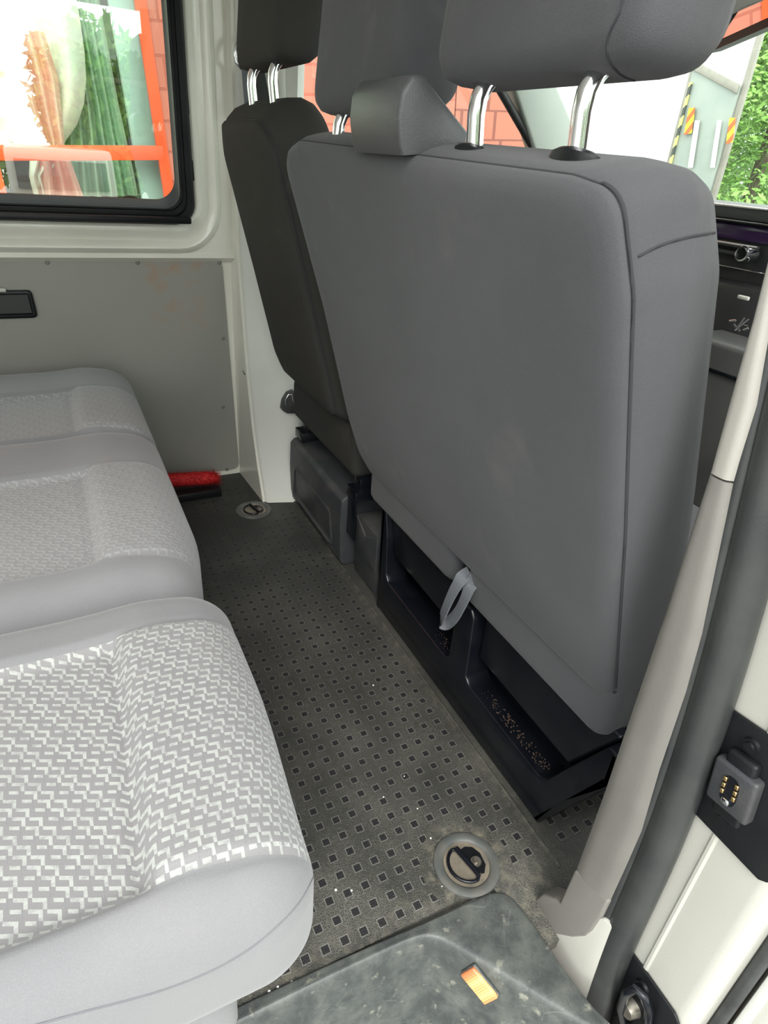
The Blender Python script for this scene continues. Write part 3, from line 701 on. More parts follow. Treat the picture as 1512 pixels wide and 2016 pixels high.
def headrest(parent, yc, hw, x0, z0, h, th, posts, hp, mat, base):
    a = math.radians(5)
    def H(y, v, d): return Vector((x0, y, z0))+Vector((math.sin(a), 0, math.cos(a)))*v+Vector((math.cos(a), 0, -math.sin(a)))*d
    outl = round_poly([(yc-hw, 0), (yc+hw, 0), (yc+hw*.93, h), (yc-hw*.93, h)], [.034, .034, .06, .06], .006)
    bm = newbm()
    prof = [(.045, .000), (.022, .0015), (.008, .006), (.002, .014), (.0, .030), (.002, th*.55), (.010, th*.75), (.022, th*.9), (.045, th)]
    pillow(bm, outl, prof, H, .004, .012)
    hr = obj('headrest', bm, mat, parent, 80)
    for py_ in posts:
        b = base(py_); u_ = Vector((0, 0, 1)); top = H(py_, .004, .034)
        hgt = top.z-b.z; L_ = -.10
        ctrl = [(-.02, 0), (0, 0), (hgt*.35, L_*hgt*.35), (hgt-.030, L_*(hgt-.03)), (hgt-.016, L_*(hgt-.02)+.002), (hgt-.004, L_*hgt+.009), (hgt+.006, L_*hgt+.018), (hgt+.014, L_*hgt+.028)]
        pts = [b+Vector((xo_, 0, zo_)) for zo_, xo_ in ctrl]
        tube('headrest_post', pts, .0090, 'chrome', hr, 20)
        bm = newbm(); n = 24; rg = []
        for rr, k in ((.024, -.010), (.025, -.003), (.024, .001), (.018, .0045), (.0092, .0055)):
            rg.append([b+Vector((rr*.72*math.cos(2*math.pi*q/n), rr*1.2*math.sin(2*math.pi*q/n), k-.30*rr*.72*math.cos(2*math.pi*q/n))) for q in range(n)])
        add_loft(bm, rg, True, True, False)
        obj('post_sleeve', bm, 'black_plastic', parent, 50)
    return hr, H
LEAN = math.atan(.185/.61)
G = seat_frame(.24, .29, LEAN)
bench = thing('front_bench_seat', 'dark grey double front passenger seat on a black pedestal', 'seat', (.4, .34, 0))
outl = round_poly([(-.026, .052), (-.012, .030), (.71, .020), (.757, .05), (.768, .14), (.742, .40), (.752, .655), (.67, .672), (.035, .656), (-.014, .648), (-.030, .57), (-.032, .32)],
                  [.012, .02, .02, .04, .2, .5, .045, .03, .1, .085, .1, .3], .007)
bm = newbm()
prof = [(.05, -.002), (.024, .000), (.012, .003), (.005, .008), (.0025, .013), (.0035, .0155), (.0012, .018), (-.002, .028), (-.0045, .045), (-.0055, .062), (-.0045, .082), (-.001, .098), (.008, .118), (.018, .127), (.034, .132), (.06, .134)]
pillow(bm, outl, prof, lambda y, v, d: G(y, v-max(0, d-.02)*.16*max(0, min(1, (v-.5)/.12)), d), .006, -.01)
bk = obj('backrest', bm, 'fabric_dark', bench, 80)
seam_line('seam', [G(p_.x, p_.y, .0150) for p_ in inset(outl, .0012)][:]+[], bk, .0016)
seam_px('seam', [(1256, 505), (1300, 483), (1350, 468), (1395, 460), (1422, 457)], bk)
# lower flap of the backs and the seat cushions
for ya, yb in ((-.030, .320), (.352, .715)):
    bm = newbm(); add_box(bm, .233, .72, ya, yb, .250, .390, .028, 5)
    obj('seat_cushion', bm, 'fabric_dark', bench, 80)
# slide-over belt guide wedge
hm = newbm()
r_l, r_r = .432, .290
sec = lambda y, k: [G(y, .664, -.004), G(y, .675, -.006), G(y, .700, -.003), G(y, .722, .006), G(y, .733, .020), G(y, .731, .035), G(y, .715, .045), G(y, .692, .062), G(y, .668, .080), G(y, .650, .075)]
ys = [(.425, .92), (.423, .98), (.419, 1), (.36, 1.0), (.298, 1), (.294, .98), (.292, .92)]
rg = []
for y, k in ys:
    s0 = sec(y, 1); c = G(y, .66, .04); rg.append([c.lerp(p_, k) for p_ in s0])
add_loft(hm, rg, True, True, True)
obj('belt_outlet', hm, 'hump', bench, 50)
bb = lambda y: G(y+.012, .655, .052)
hrn, HN = headrest(bench, .162, .152, .074, .994, .26, .120, [.228, .068], 0, 'fabric_dark', bb)
headrest(bench, .540, .152, .078, .974, .26, .105, [.600, .440], 0, 'fabric_dark', bb)
# rear headrest seam
seam_px('seam', [(1232, -20), (1222, 20), (1203, 60), (1195, 95), (1203, 125), (1225, 148), (1250, 158)], hrn)
# pedestal: moulded black shell with two pockets
pb_ = newbm()
def wall(bm, pts, th): add_prism(bm, pts, (th, 0, 0), .003)
XP = .24
add_prism(pb_, [(XP, .032, 0), (XP, .632, 0), (XP, .655, .275), (XP, .635, .275), (XP, .618, .20), (XP, .610, .108), (XP, .597, .094), (XP, .352, .088), (XP, .336, .100), (XP, .334, .232), (XP, .322, .246), (XP, .292, .246), (XP, .280, .232), (XP, .276, .100), (XP, .262, .090), (XP, .060, .086), (XP, .040, .098), (XP, .016, .150), (XP, -.040, .262), (XP, -.060, .262), (XP, -.062, .20), (XP, .002, .085)], (.055, 0, 0), .005, 3)
ped = obj('pedestal', pb_, 'black_gloss', bench, 40)
one('pedestal_side', lambda b: add_prism(b, [(XP, .034, 0), (XP, -.060, .205), (XP, -.060, .26), (.72, -.030, .26), (.72, .034, 0)], (0, .012, 0), .002), 'black_plastic', bench)
one('pedestal_side', lambda b: add_prism(b, [(XP, .640, 0), (XP, .645, .27), (.72, .645, .27), (.72, .640, 0)], (0, -.012, 0), .002), 'black_gloss', bench)
box('inner_wall', .31, .72, .03, .64, 0, .27, .01, 'black_gloss', bench)
for pl_ in ([(.345, .150), (.608, .158), (.640, .275), (.345, .275)], [(.022, .146), (.268, .150), (.268, .275), (-.045, .275)]):
    one('back_panel', lambda b: add_prism(b, [(XP+.016, y, z) for y, z in pl_], (.02, 0, 0), .006, 3), 'black_gloss', bench)
box('pocket_floor', XP+.004, .31, .02, .62, .070, .0865, .004, 'black_gloss', bench)
# grit lying in the pockets
bm = newbm()
for ya, yb in ((.060, .262), (.352, .59)):
    for k in range(190):
        y = random.uniform(ya, yb); x = XP+.006+random.uniform(0, .02); s_ = random.uniform(.0005, .0016)
        c = Vector((x+.006, y, .0885)); bmesh.ops.create_icosphere(bm, subdivisions=1, radius=s_, matrix=Matrix.Translation(c))
tag(obj('grit', bm, 'rust', None), 'rusty brown grit collected in the pockets of the black seat pedestal', 'dirt', kind='stuff')
# webbing pull strap and buckle recess
def strap(bm, pts, wdir, w, th=.0012):
    rg = []
    for i, p_ in enumerate(pts):
        t = (pts[min(i+1, len(pts)-1)]-pts[max(i-1, 0)]).normalized(); wd = (Vector(wdir)-t*Vector(wdir).dot(t)).normalized(); nn = t.cross(wd)
        rg.append([p_+wd*w/2+nn*th, p_-wd*w/2+nn*th, p_-wd*w/2-nn*th, p_+wd*w/2-nn*th])
    add_loft(bm, rg, True, True, True)
bm = newbm()
sx = [(925, 1128, .235), (908, 1140, .215), (892, 1165, .205), (876, 1200, .200), (869, 1222, .204), (880, 1227, .210), (897, 1212, .212), (912, 1185, .215), (925, 1155, .225), (935, 1138, .24)]
P_ = [at(u, v, 0, x) for u, v, x in sx]
PP = []
for i in range(len(P_)-1):
    a, b, c, d = P_[max(i-1, 0)], P_[i], P_[i+1], P_[min(i+2, len(P_)-1)]
    for k in range(5):
        t = k/5; PP.append(.5*((2*b)+(c-a)*t+(2*a-5*b+4*c-d)*t*t+(3*b-a-3*c+d)*t**3))
PP.append(P_[-1])
strap(bm, PP, (0.25, .75, .62), .024)
obj('pull_strap', bm, 'webbing', bench, 60)
box('buckle_recess', .245, .30, .300, .345, .25, .345, .008, 'black_plastic', bench)
# ---- driver seat
Gd = seat_frame(.200, .375, math.radians(14.5))
ds = thing('driver_seat', 'charcoal driver seat behind the double seat near the far pillar', 'seat', (.4, 1.0, 0))
outl = round_poly([(.835, .02), (1.20, .02), (1.235, .06), (1.215, .30), (1.205, .56), (1.16, .607), (.90, .607), (.845, .575), (.832, .45), (.83, .25)], [.02, .03, .04, .3, .06, .03, .05, .07, .3, .3], .008)
bm = newbm()
pillow(bm, outl, [(.05, 0), (.02, .001), (.006, .006), (.002, .012), (.003, .015), (-.004, .022), (-.018, .045), (-.024, .075), (-.020, .10), (-.008, .12), (.012, .13), (.04, .132)], Gd, .006, -.01)
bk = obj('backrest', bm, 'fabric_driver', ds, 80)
seam_line('seam', [Gd(p_.x, p_.y, .0145) for p_ in inset(outl, .0012)], bk, .0015)
for sgn in (0,):
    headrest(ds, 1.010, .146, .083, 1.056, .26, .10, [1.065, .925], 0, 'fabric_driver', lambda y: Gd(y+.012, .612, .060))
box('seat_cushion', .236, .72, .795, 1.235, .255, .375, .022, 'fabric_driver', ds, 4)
# plastic box cover under the driver seat
bm = newbm()
XD = .222
pf = [(XD+.012, .0), (XD, .012), (XD-.004, .12), (XD-.002, .188), (XD+.010, .2), (.36, .215), (.36, 0)]
add_prism(bm, [(x, 1.205, z) for x, z in pf], (0, -.385, 0), .004, 3)
obj('base_cover', bm, 'grey_plastic', ds, 40)
out = round_poly([(.87, .03), (1.175, .03), (1.16, .13), (.885, .13)], .02, .006)
bm = newbm(); rg = [[(XD-.003+x, p_.x, p_.y) for p_ in inset(out, d)] for d, x in ((-.004, .0015), (0, -.003), (.005, -.0035), (.009, .0005), (.013, .002))]
add_loft(bm, rg, True, False, True); obj('cover_recess', bm, 'grey_plastic', ds, 50)
for ya in (.775, 1.150):
    bm = newbm(); add_box(bm, .235, .60, ya, ya+.055, .205, .232, .003); add_box(bm, .25, .60, ya+.008, ya+.046, .230, .262, .003); obj('seat_rail', bm, 'black_gloss', ds)
box('rail_end', .236, .24, .776, .822, .1, .205, .001, 'black_gloss', ds)
bm = newbm(); add_prism(bm, [at(u, v, 0, .237) for u, v in ((683, 972), (700, 988), (697, 993), (680, 978))], (.004, 0, 0)); obj('rust_edge', bm, 'rust', ds)
box('side_cover', .250, .50, .672, .795, 0, .165, .006, 'grey_plastic', ds)
box('base_core', .30, .72, .84, 1.20, 0, .262, .01, 'black_plastic', ds)
one('side_cover_fold', lambda b: add_prism(b, [(.246, .672, .165), (.246, .735, .135), (.246, .79, .165), (.246, .79, .07), (.246, .672, .07)], (.02, 0, 0), .003), 'grey_plastic', ds)
# ================================================================== rear seats
RECEDE = None
def cushion(bm, x0, x1, y0, y1, z0, z1, rx, ry, rz, disp, step=.007):
    nx, ny, nz = int((x1-x0)/step), int((y1-y0)/step), int((z1-z0)/step)
    hx, hy, hz = (x1-x0)/2, (y1-y0)/2, (z1-z0)/2; cx, cy, cz = (x0+x1)/2, (y0+y1)/2, (z0+z1)/2
    uvl = bm.loops.layers.uv.new('UVMap'); cache = {}; uvs = {}
    def mp(i, j, k):
        if (i, j, k) in cache: return cache[(i, j, k)]
        p = Vector((-hx+2*hx*i/nx, -hy+2*hy*j/ny, -hz+2*hz*k/nz))
        q = Vector((max(-hx+.02, min(hx-rx, p.x)), max(-hy+ry, min(hy-ry, p.y)), max(-hz+.04, min(hz-rz, p.z))))
        e = p-q; ex_, ey_, ez_ = e.x/(rx if e.x > 0 else .02), e.y/ry, e.z/(rz if e.z > 0 else .04)
        mx = max(abs(ex_), abs(ey_), abs(ez_)); L_ = math.sqrt(ex_**2+ey_**2+ez_**2)
        if L_ > 1e-9:
            f = mx/L_; e = Vector((e.x*f, e.y*f, e.z*f))
        p = q+e+Vector((cx, cy, cz))
        top = max(0, min(1, (p.z-(z0+(z1-z0)*.35))/((z1-z0)*.65)))
        u_ = p.x+max(0, (z1-p.z))*(1 if p.x > x1-rx*1.2 else 0)*.8; v_ = p.y
        dz = disp(p.x, p.y)*top**1.5 if k > nz*.5 else 0
        p.z += dz
        if RECEDE: p.x -= RECEDE[2]*(1-ss_(p.y, RECEDE[0], RECEDE[1]))*ss_(p.x, -.42, -.22)
        v = bm.verts.new(p); cache[(i, j, k)] = v; uvs[v] = (u_, v_); return v
    def quad(a, b, c, d): 
        f = bm.faces.new((a, b, c, d))
        for l in f.loops: l[uvl].uv = uvs[l.vert]
    for i in range(nx):
        for j in range(ny):
            quad(mp(i, j, nz), mp(i+1, j, nz), mp(i+1, j+1, nz), mp(i, j+1, nz)); quad(mp(i, j, 0), mp(i, j+1, 0), mp(i+1, j+1, 0), mp(i+1, j, 0))
    for i in range(nx):
        for k in range(nz):
            quad(mp(i, 0, k), mp(i+1, 0, k), mp(i+1, 0, k+1), mp(i, 0, k+1)); quad(mp(i, ny, k), mp(i, ny, k+1), mp(i+1, ny, k+1), mp(i+1, ny, k))
    for j in range(ny):
        for k in range(nz):
            quad(mp(0, j, k), mp(0, j, k+1), mp(0, j+1, k+1), mp(0, j+1, k)); quad(mp(nx, j, k), mp(nx, j+1, k), mp(nx, j+1, k+1), mp(nx, j, k+1))
def gs(x, w_): return math.exp(-(x/w_)**2)
def ss_(x, a, b):
    t = max(0, min(1, (x-a)/(b-a))); return t*t*(3-2*t)
def disp_fn(inserts, creases, xs=-.33):
    def f(x, y):
        d = 0
        flare = .006*ss_(x, -.33, -.20)
        for a, b in inserts:
            aa, bb = a-flare, b+flare
            inside = ss_(y, aa-.004, aa+.01)*(1-ss_(y, bb-.01, bb+.004))
            rear = 1-ss_(x, xs-.004, xs+.022)
            d += inside*(-.014*rear+.004*(1-rear))
            d -= inside*.006*gs(x-xs-.002, .006)
            d -= .0035*(gs(y-aa, .004)+gs(y-bb, .004))
        for c in creases: d -= .022*gs(y-c, .012)
        d += -.006*ss_(x, -.30, -.18)
        d += .006*gs(x+.29, .05)
        return d
    return f
ins1 = [(-.090, .214)]
RECEDE = (-.142, .14, .017)
bm = newbm(); cushion(bm, -.78, -.182, -.140, .302, .275, .424, .060, .050, .062, disp_fn(ins1, []), .0055)
rs = thing('single_rear_seat', 'light grey patterned rear seat nearest the open door', 'seat', (-.45, .06, 0))
M_['woven1'] = woven('zigzag woven seat cloth near', [(-.090, .214, .006)])
cu = obj('seat_cushion', bm, 'woven1', rs, 80)
seam_px('seam', [(-10, 2040), (170, 1990), (300, 1955), (400, 1918), (480, 1875), (540, 1828), (590, 1775), (622, 1715)], cu, .0009, 'seam_light')
sd1 = [(-.78, .30), (-.5, .29), (-.40, .285), (-.33, .288), (-.27, .30), (-.225, .325), (-.198, .355)]
box('seat_skirt', -.78, -.275, -.132, .275, .185, .300, .03, 'fabric_light', rs, 4)
box('seat_base', -.74, -.33, -.08, .24, .03, .20, .01, 'black_plastic', rs)
box('hinge_cover', -.275, -.205, -.010, .05, .02, .14, .012, 'fabric_light', rs, 3)
for yy in (.02, .21):
    box('seat_foot', -.70, -.34, yy-.015, yy+.015, 0, .04, .004, 'black_plastic', rs)
ins2 = [(.395, .700), (.888, 1.130)]
RECEDE = (.318, .50, .020)
bm = newbm(); cushion(bm, -.78, -.180, .318, 1.325, .245, .414, .062, .055, .065, disp_fn([(.395, .700), (.888, 1.130)], [.868]), .008)
rd = thing('double_rear_seat', 'light grey patterned double rear seat by the far wall', 'seat', (-.45, .8, 0))
M_['woven2'] = woven('zigzag woven seat cloth far', [(.395, .700, .006), (.888, 1.130, .006)], (.245, .25, .25))
obj('seat_cushion', bm, 'woven2', rd, 80)
box('seat_base', -.74, -.30, .40, 1.25, .03, .25, .01, 'black_plastic', rd)
for yy in (.5, 1.15):
    box('seat_foot', -.72, -.32, yy-.015, yy+.015, 0, .04, .004, 'black_plastic', rd)
# ================================================================== dashboard
db = thing('dashboard', 'black dashboard with radio and round silver knob ahead of the passenger seats', 'dashboard', (1.1, .5, .6))
XF = 1.0
def fp(u, v, x=XF): return at(u, v, 0, x)
zt = fp(1470, 408).z
bm = newbm(); add_box(bm, XF-.01, 1.35, -.1, 1.30, zt-.024, zt, .006); obj('top_ledge', bm, 'dash_grey', db)
tube('silver_edge', [(XF-.014, 1.25, zt-.001), (XF-.014, -.08, zt-.001)], .0035, 'chrome', db)
box('body', XF+.03, 1.33, -.08, 1.28, .30, zt-.02, .01, 'dash', db)
zb = [fp(1470, v).z for v in (424, 437, 445, 478, 487, 508, 535, 560, 615, 625, 685)]
tube('silver_edge', [(XF-.004, 1.0, zb[1]), (XF-.004, .2, zb[1])], .0022, 'chrome', db)
box('radio_display', XF+.02, XF+.04, .30, .80, zb[3], zb[2], .004, 'screen', db)
tube('silver_edge', [(XF-.006, 1.0, zb[4]+.002), (XF-.006, fp(1500, 478).y, zb[4]+.002)], .0045, 'chrome', db)
for i, (va, vb) in enumerate(((480, 490), (497, 506))):
    for k in range(3):
        yy = fp(1465, 490).y+.015+k*.07
        box('button', XF+.012, XF+.035, yy, yy+.062, fp(1450, vb).z, fp(1450, va).z, .003, 'dash_grey', db)
c = fp(1468, 500)
bm = newbm(); n = 28
def kn(r, x): return [(XF+x, c.y+r*math.cos(2*math.pi*k/n), c.z+r*math.sin(2*math.pi*k/n)) for k in range(n)]
add_loft(bm, [kn(.017, .02), kn(.016, -.012), kn(.0145, -.015), kn(.0115, -.0145), kn(.011, -.011)], True, False, False); obj('knob', bm, 'chrome', db, 40)
one('knob_face', lambda b: add_loft(b, [kn(.0112, -.011), kn(.004, -.0115)], True, False, True), 'black_plastic', db)
box('console', XF-.01, 1.1, .34, .62, .32, zb[7], .02, 'dash', db)
box('ashtray_tab', XF-.086, XF-.079, fp(1478, 583, .92).y, fp(1455, 583, .92).y, fp(1465, 590, .92).z, fp(1465, 582, .92).z, .002, 'trim_grey', db)
tube('silver_edge', [(XF+.02, .75, zb[6]), (XF+.02, .45, zb[6])], .0018, 'chrome', db)
_k = 0
ks = thing('key_bunch', 'bunch of small silver keys hanging low on the dark console', 'keys', (.9, .45, .62))
for (u, v, l, a) in ((1436, 632, .014, .3), (1445, 638, .02, -.5), (1452, 645, .028, .9), (1462, 640, .012, 0), (1464, 650, .010, .6), (1447, 650, .03, 1.2)):
    c = at(u, v, 0, .90); tube('key', [c, c+Vector((0, -math.cos(a)*l, math.sin(a)*l))], .0022, 'chrome', ks, 6)
cb = thing('console_box', 'grey storage tray between the front seats and the dashboard', 'storage tray', (.8, .4, .3))
c = at(1445, 700, 0, .86)
bm = newbm(); add_box(bm, .86, .98, .25, .52, .0, at(1445, 682, 0, .86).z, .012, 3); obj('tray', bm, 'dash_grey', cb)
box('slot', .856, .862, .27, .50, at(1445, 747, 0, .86).z, at(1445, 740, 0, .86).z, .001, 'black_gloss', cb)
# interior mirror
# ================================================================== OUTSIDE
GZ = -.62; GV = -1.20
bm = newbm(); add_loft(bm, [[(-30, y, z), (40, y, z)] for y, z in ((30, GZ), (-1.5, GZ), (-8.5, GV), (-30, GV))], False); struct('ground', bm, 'asphalt', 'asphalt yard around the van', 'ground')
TILT = math.radians(3.6); YB = 4.3
TM = Matrix.Translation((0, YB, 1.0)) @ Matrix.Rotation(-TILT, 4, 'Y') @ Matrix.Translation((0, -YB, -1.0)); TI = TM.inverted()
def lb(u, v, y=YB): return TI @ at(u, v, 1, y)
def outobj(o): o.matrix_world = TM @ o.matrix_world if o.parent is None else o.matrix_world; return o
bw = thing('building', 'salmon brick building with an orange framed window outside the far side', 'building', (0, 0, 0))
xr = lb(300, 200).x; zbar0, zbar1 = lb(160, 316).z, lb(160, 286).z
xo = [lb(282, 40).x, lb(300, 40).x]
xL = -4.5; xfr = (lb(285, 40).x+lb(325, 330).x)/2-.012; fw = .040
zz_ = lambda v: lb(150, v).z
zwb, zwt = zbar0-.62, zbar1+2.2
bm = newbm()
add_box(bm, xfr+fw, 2.55, YB, YB+.25, GZ-.6, 6)       # wall right of the window
add_box(bm, xL-3, xfr+fw, YB, YB+.25, GZ-.6, zwb)
add_box(bm, xL-3, xfr+fw, YB, YB+.25, zwt, 6)
ww = obj('wall', bm, 'brick', bw, 0)
bm = newbm()
add_box(bm, xfr-.025, xfr+fw, YB-.012, YB+.03, zwb, zwt, .004)
add_box(bm, xL, xfr+.01, YB-.014, YB+.03, zbar0, zbar1, .004)
add_box(bm, xL, xfr, YB-.012, YB+.03, zwb, zwb+.1, .004)
xm = lb(8, 360).x
add_box(bm, xm-.12, xm, YB-.010, YB+.03, zwb, zbar0, .004)
wfm = obj('window_frame', bm, 'orange', bw)
one('window_pane', lambda b: add_box(b, xL, xfr, YB+.03, YB+.035, zwb, zwt), M_['glass_clear'], wfm, 0)
box('reveal', lb(243, 150).x, xfr-.005, YB+.10, YB+.16, zwb, zwt, .01, 'pale_green', wfm)
box('dark_gap', lb(247, 150).x, lb(262, 150).x, YB+.36, YB+.38, zwb, zz_(90), 0, 'dark_room', bw)
box('room_back', xL, xfr, YB+.9, YB+1, zwb, zwt, 0, 'dark_room', bw)
def _noop(): pass
def curtain(name, edge_pts, mat, y0, folds, amp):
    """edge_pts: (z, x_left, x_right) rows"""
    bm = newbm(); rows = []
    for z, a, b in edge_pts:
        row = []
        for k in range(121):
            s_ = k/120; row.append((a+(b-a)*s_, y0+amp*math.sin(s_*folds*2*math.pi+z*.9)+amp*.4*math.sin(s_*folds*4.7+z), z))
        rows.append(row)
    add_loft(bm, rows, False); return obj(name, bm, mat, bw, 180)
zz = lambda v: lb(150, v).z
xx = lambda u: lb(u, 200).x
curtain('curtain', [(zwt, xL, xx(205)), (zz(0), xL, xx(200)), (zz(90), xL, xx(196)), (zz(150), xL, xx(188)), (zz(200), xL, xx(174)), (zz(245), xL, xx(150)), (zz(275), xL, xx(122)), (zz(300), xL, xx(100))], 'curtain', YB+.28, 20, .06)
curtain('curtain', [(zz(60), xx(48), xx(120)), (zz(150), xx(46), xx(128)), (zz(230), xx(50), xx(120)), (zz(285), xx(60), xx(112)), (zz(400), xx(30), xx(130))], 'curtain_pink', YB+.16, 3, .04)
curtain('curtain', [(zwt, xx(120), xx(250)), (zz(0), xx(120), xx(250)), (zz(200), xx(110), xx(252)), (zz(400), xx(60), xx(262))], 'green_reflection', YB+.45, 7, .04)  # no real curtain: green sheet imitating foliage reflected in the van glass
curtain('curtain', [(zz(318), xx(30), xx(100)), (zz(350), xx(20), xx(60)), (zz(400), xx(20), xx(62))], 'curtain', YB+.20, 3, .02)
# tiled mansard
bm = newbm(); add_box(bm, 2.56, 3.36, YB, YB+.25, -.6, 4)
rf = obj('tiled_wall', bm, 'tile', bw, 0)
bw.matrix_world = TM
# truck far ahead
tk = thing('truck', 'white box truck with a grey tail lift standing ahead of the van', 'truck', (8, 2, GZ))
XT = 8.0
def tp(u, v, x=XT): return at(u, v, 0, x)
a, b, c, d = tp(1352, -150), tp(1352+42, -150), tp(1328, 460), tp(1328+60, 460)
yl = tp(1345, 200).y
e0, e1 = tp(1358, 110), tp(1333, 300)
def vert(u, v, x=XT): p_ = tp(u, v, x); return p_.y
yA = (vert(1358, 110)+vert(1335, 290))/2; yB_ = (vert(1468, 130)+vert(1420, 330))/2
bm = newbm(); add_prism(bm, [(XT+.05, yA, .3), (XT+.05, yA+3.9, .3), (XT+3, yA+6.7, .3), (XT+3, yA+2.75, .3)], (0, 0, 4.9), .03); obj('cargo_box', bm, 'truck', tk)
bm = newbm(); add_prism(bm, [(XT+.05, yB_, .3), (XT+.05, yA, .3), (XT+3, yA+2.7, .3), (XT+3, yB_+2.5, .3)], (0, 0, 4.9), .03); obj('rear_body', bm, 'truck', tk)
bm = newbm(); add_box(bm, XT-.02, XT+.04, yA-.06, yA+.02, .3, 5.2, .01); add_box(bm, XT-.02, XT+.04, yB_-.08, yB_, .3, 5.2, .01); obj('corner_post', bm, 'alu', tk)
zl = tp(1410, 150).z
bm = newbm(); L0, L1 = tp(1364, 125, XT-.05), tp(1460, 172, XT-.05)
add_prism(bm, [(XT-.05, yA-.05, L0.z), (XT-.05, yB_, L1.z), (XT-.05, yB_, GZ+.5), (XT-.05, yA-.05, GZ+.5)], (.08, 0, 0), .02)
obj('tail_lift', bm, 'lift', tk)
bm = newbm(); add_prism(bm, [(XT-.07, yA-.05, L0.z+.03), (XT-.07, yB_, L1.z+.03), (XT-.07, yB_, L1.z-.07), (XT-.07, yA-.05, L0.z-.07)], (.03, 0, 0), .01); obj('lift_edge', bm, 'alu', tk)
bm = newbm(); add_box(bm, XT-.08, XT-.06, yA-.12, yA-.08, .8, tp(1345, 165).z); obj('marking_tape', bm, 'tape', tk)
for quad_ in (((1356, 212), (1368, 212), (1361, 262), (1346, 266)), ((1436, 232), (1448, 232), (1442, 280), (1429, 284))):
    bm = newbm(); add_prism(bm, [tp(u, v, XT-.09) for u, v in quad_], (.01, 0, 0)); obj('warning_plate', bm, 'hazard', tk)
for (u0, u1) in ((1368, 1377), (1412, 1420)):
    bm = newbm(); add_prism(bm, [tp(u0, 237, XT-.09), tp(u1, 237, XT-.09), tp(u1-14, 330, XT-.09), tp(u0-14, 330, XT-.09)], (.01, 0, 0)); obj('white_bar', bm, 'truck', tk)
for yy in (yA+2.0, yA+3.6):
    for xx_ in (XT+1.6,):
        bm = newbm(); add_cyl(bm, (xx_, yy, GZ+.5), (xx_, yy+.3, GZ+.5), .5); obj('wheel', bm, 'rubber', tk)
box('chassis', XT+.3, XT+2.4, yA+1.9, yA+3.7, GZ+.4, .35, .02, 'black_plastic', tk)
# trees
def tree(loc, rad, h, nleaf, label, lsz, seed, group, zlow=-.2, mats=('leaf', 'leaf_light')):
    rnd = random.Random(seed); t = thing('tree', label, 'tree', (loc[0], loc[1], GZ), group)
    for mi, mt in enumerate(mats):
        bm = newbm()
        cl = [Vector((rnd.uniform(-1, 1)*rad*.7, rnd.uniform(-1, 1)*rad*.7, rnd.uniform(zlow, h))) for _ in range(26)]
        for k in range(nleaf//2):
            c = rnd.choice(cl); d = Vector((rnd.gauss(0, 1), rnd.gauss(0, 1), rnd.gauss(0, 1))).normalized()*rad*.42*rnd.random()**.4
            p0 = Vector((loc[0], loc[1], 0))+c+d
            a1 = Vector((rnd.gauss(0, 1), rnd.gauss(0, 1), rnd.gauss(0, 1))).normalized(); a2 = a1.orthogonal().normalized(); L_ = lsz*rnd.uniform(.6, 1.3)
            vs = [bm.verts.new(p0-a1*L_), bm.verts.new(p0+a2*L_*.45), bm.verts.new(p0+a1*L_), bm.verts.new(p0-a2*L_*.45)]; bm.faces.new(vs)
        obj('foliage', bm, mt, t, 0)
    bm = newbm(); add_tube(bm, [(loc[0], loc[1], GZ), (loc[0]+.1, loc[1], h*.4), (loc[0], loc[1]+.1, h*.8)], [.16, .12, .05], 8)
    obj('trunk', bm, 'bark', t)
    return t
cT = at(1470, 250, 0, 13)
def px_at(u, v, x): return at(u, v, 0, x)
c1, c2 = px_at(1500, 250, 14), px_at(1470, 200, 22)
tree((14, c1.y-.2), 2.0, 4.8, 15000, 'bushy green tree right of the truck seen through the windscreen', .085, 3, 'trees ahead of the van')
tree((22, c2.y), 3.0, 8.0, 14000, 'taller tree farther behind the truck beyond the windscreen', .15, 5, 'trees ahead of the van')
# behind the photographer: what the far window glass mirrors
TL = ('low tree directly behind the parked white van', 'taller tree right of the parked white van behind the door', 'tallest tree at the right end of the row behind the door', 'low tree at the left end of the row behind the door')
for i, (x, y, s_) in enumerate(((-2.6, -15.5, 2.3), (1.8, -15.8, 2.8), (6.2, -16, 3.2), (-7.0, -15.5, 2.4))):
    tree((x, y), 1.85, s_, 12000, TL[i], .16, 20+i, 'trees behind the open sliding door', -.3)
pv = thing('parked_van', 'white parked van mirrored in the far side window', 'van', (-1.15, -10.800, GV))
VX0, VX1 = -.72, 1.05
bm = newbm()
prof = [(-13.000, GV+.25), (-10.820, GV+.25), (-10.750, GV+.6), (-10.800, GV+1.15), (-10.920, GV+1.72), (-11.100, GV+1.86), (-12.800, GV+1.86), (-13.000, GV+1.7)]
add_prism(bm, [(VX0, y, z) for y, z in prof], (VX1-VX0, 0, 0), .07, 3); obj('body', bm, 'paint', pv)
for xa, xb in ((VX0+.14, VX1-.14),):
    bm = newbm(); add_prism(bm, [(xa, -10.760, GV+1.20), (xb, -10.760, GV+1.20), (xb, -10.870, GV+1.66), (xa, -10.870, GV+1.66)], (0, .01, 0), .003); obj('rear_window', bm, 'tint', pv)
for xa in (VX0+.02, VX1-.12):
    box('tail_lamp', xa, xa+.10, -10.800, -10.720, GV+.78, GV+1.02, .01, 'tail_red', pv)
box('number_plate', -.16, .30, -10.750, -10.725, GV+.72, GV+.84, .004, 'lift', pv)
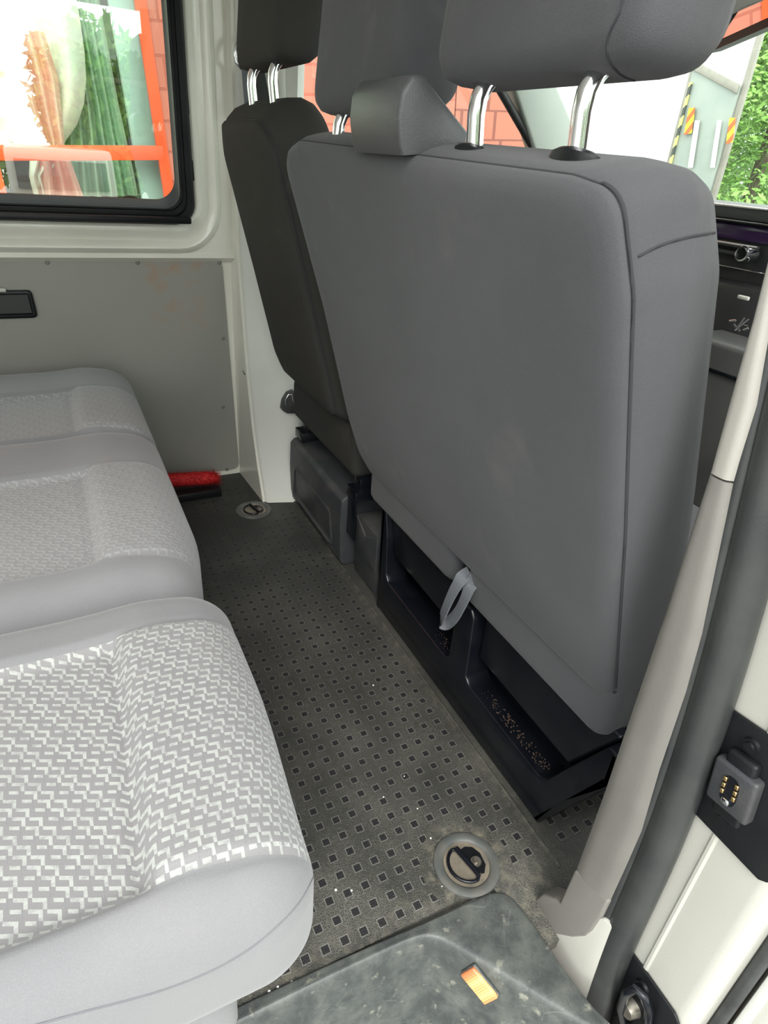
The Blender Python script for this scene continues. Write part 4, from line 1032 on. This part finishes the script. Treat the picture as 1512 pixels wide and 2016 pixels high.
box('bumper', VX0+.02, VX1-.02, -10.860, -10.660, GV+.28, GV+.52, .03, 'trim_grey', pv)
for xa in (VX0+.05, VX1-.27):
    for yy in (-11.300, -12.500):
        bm = newbm(); add_cyl(bm, (xa, yy, GV+.31), (xa+.22, yy, GV+.31), .31); obj('wheel', bm, 'rubber', pv)
# interior mirror: turned so that it shows the orange window frame
MT = .17
mc = at(1452, 22, 0, .80)
tgt = TM @ Vector((xfr+MT, YB-.06, (zbar0+zbar1)/2+.2))
nrm = ((CAM_P-mc).normalized()+(tgt-mc).normalized()).normalized()
ex = Vector((0, 0, 1)).cross(nrm).normalized(); ez = nrm.cross(ex)
ex = (ex*math.cos(.06)+ez*math.sin(.06)).normalized(); ez = nrm.cross(ex)
im = thing('rear_view_mirror', 'interior rear view mirror hanging below the windscreen top edge', 'mirror', tuple(mc))
MM = Matrix(((ex.x, ez.x, nrm.x, mc.x), (ex.y, ez.y, nrm.y, mc.y), (ex.z, ez.z, nrm.z, mc.z), (0, 0, 0, 1)))
def mir(nm, mt, w_, h_, za, zb, rr):
    bm = newbm(); out = round_poly([(-w_, -h_), (w_, -h_), (w_, h_), (-w_, h_)], rr, .004)
    add_prism(bm, [(p_.x, p_.y, za) for p_ in out], (0, 0, zb-za)); o = obj(nm, bm, mt, None)
    o.parent = im; o.matrix_parent_inverse = Matrix.Identity(4); o.matrix_basis = Matrix.Translation(-mc) @ MM
mir('housing', 'black_plastic', .128, .042, -.03, .001, .02); mir('glass', 'mirror', .120, .030, .001, .0025, .016)
tube('stalk', [tuple(mc-nrm*.03), tuple(mc-nrm*.05+Vector((.02, 0, .08))), tuple(mc+Vector((.07, 0, .17)))], .009, 'black_plastic', im)

bm = newbm(); add_prism(bm, [at(u, v, 0, .72) for u, v in ((1370, 60), (1412, 38), (1455, 18), (1525, -12), (1540, -90), (1370, -90))], (.018, 0, .004), .004)
tag(obj('sun_visor', bm, 'trim_grey', None), 'dark folded sun visor at the top edge of the windscreen', 'sun visor')
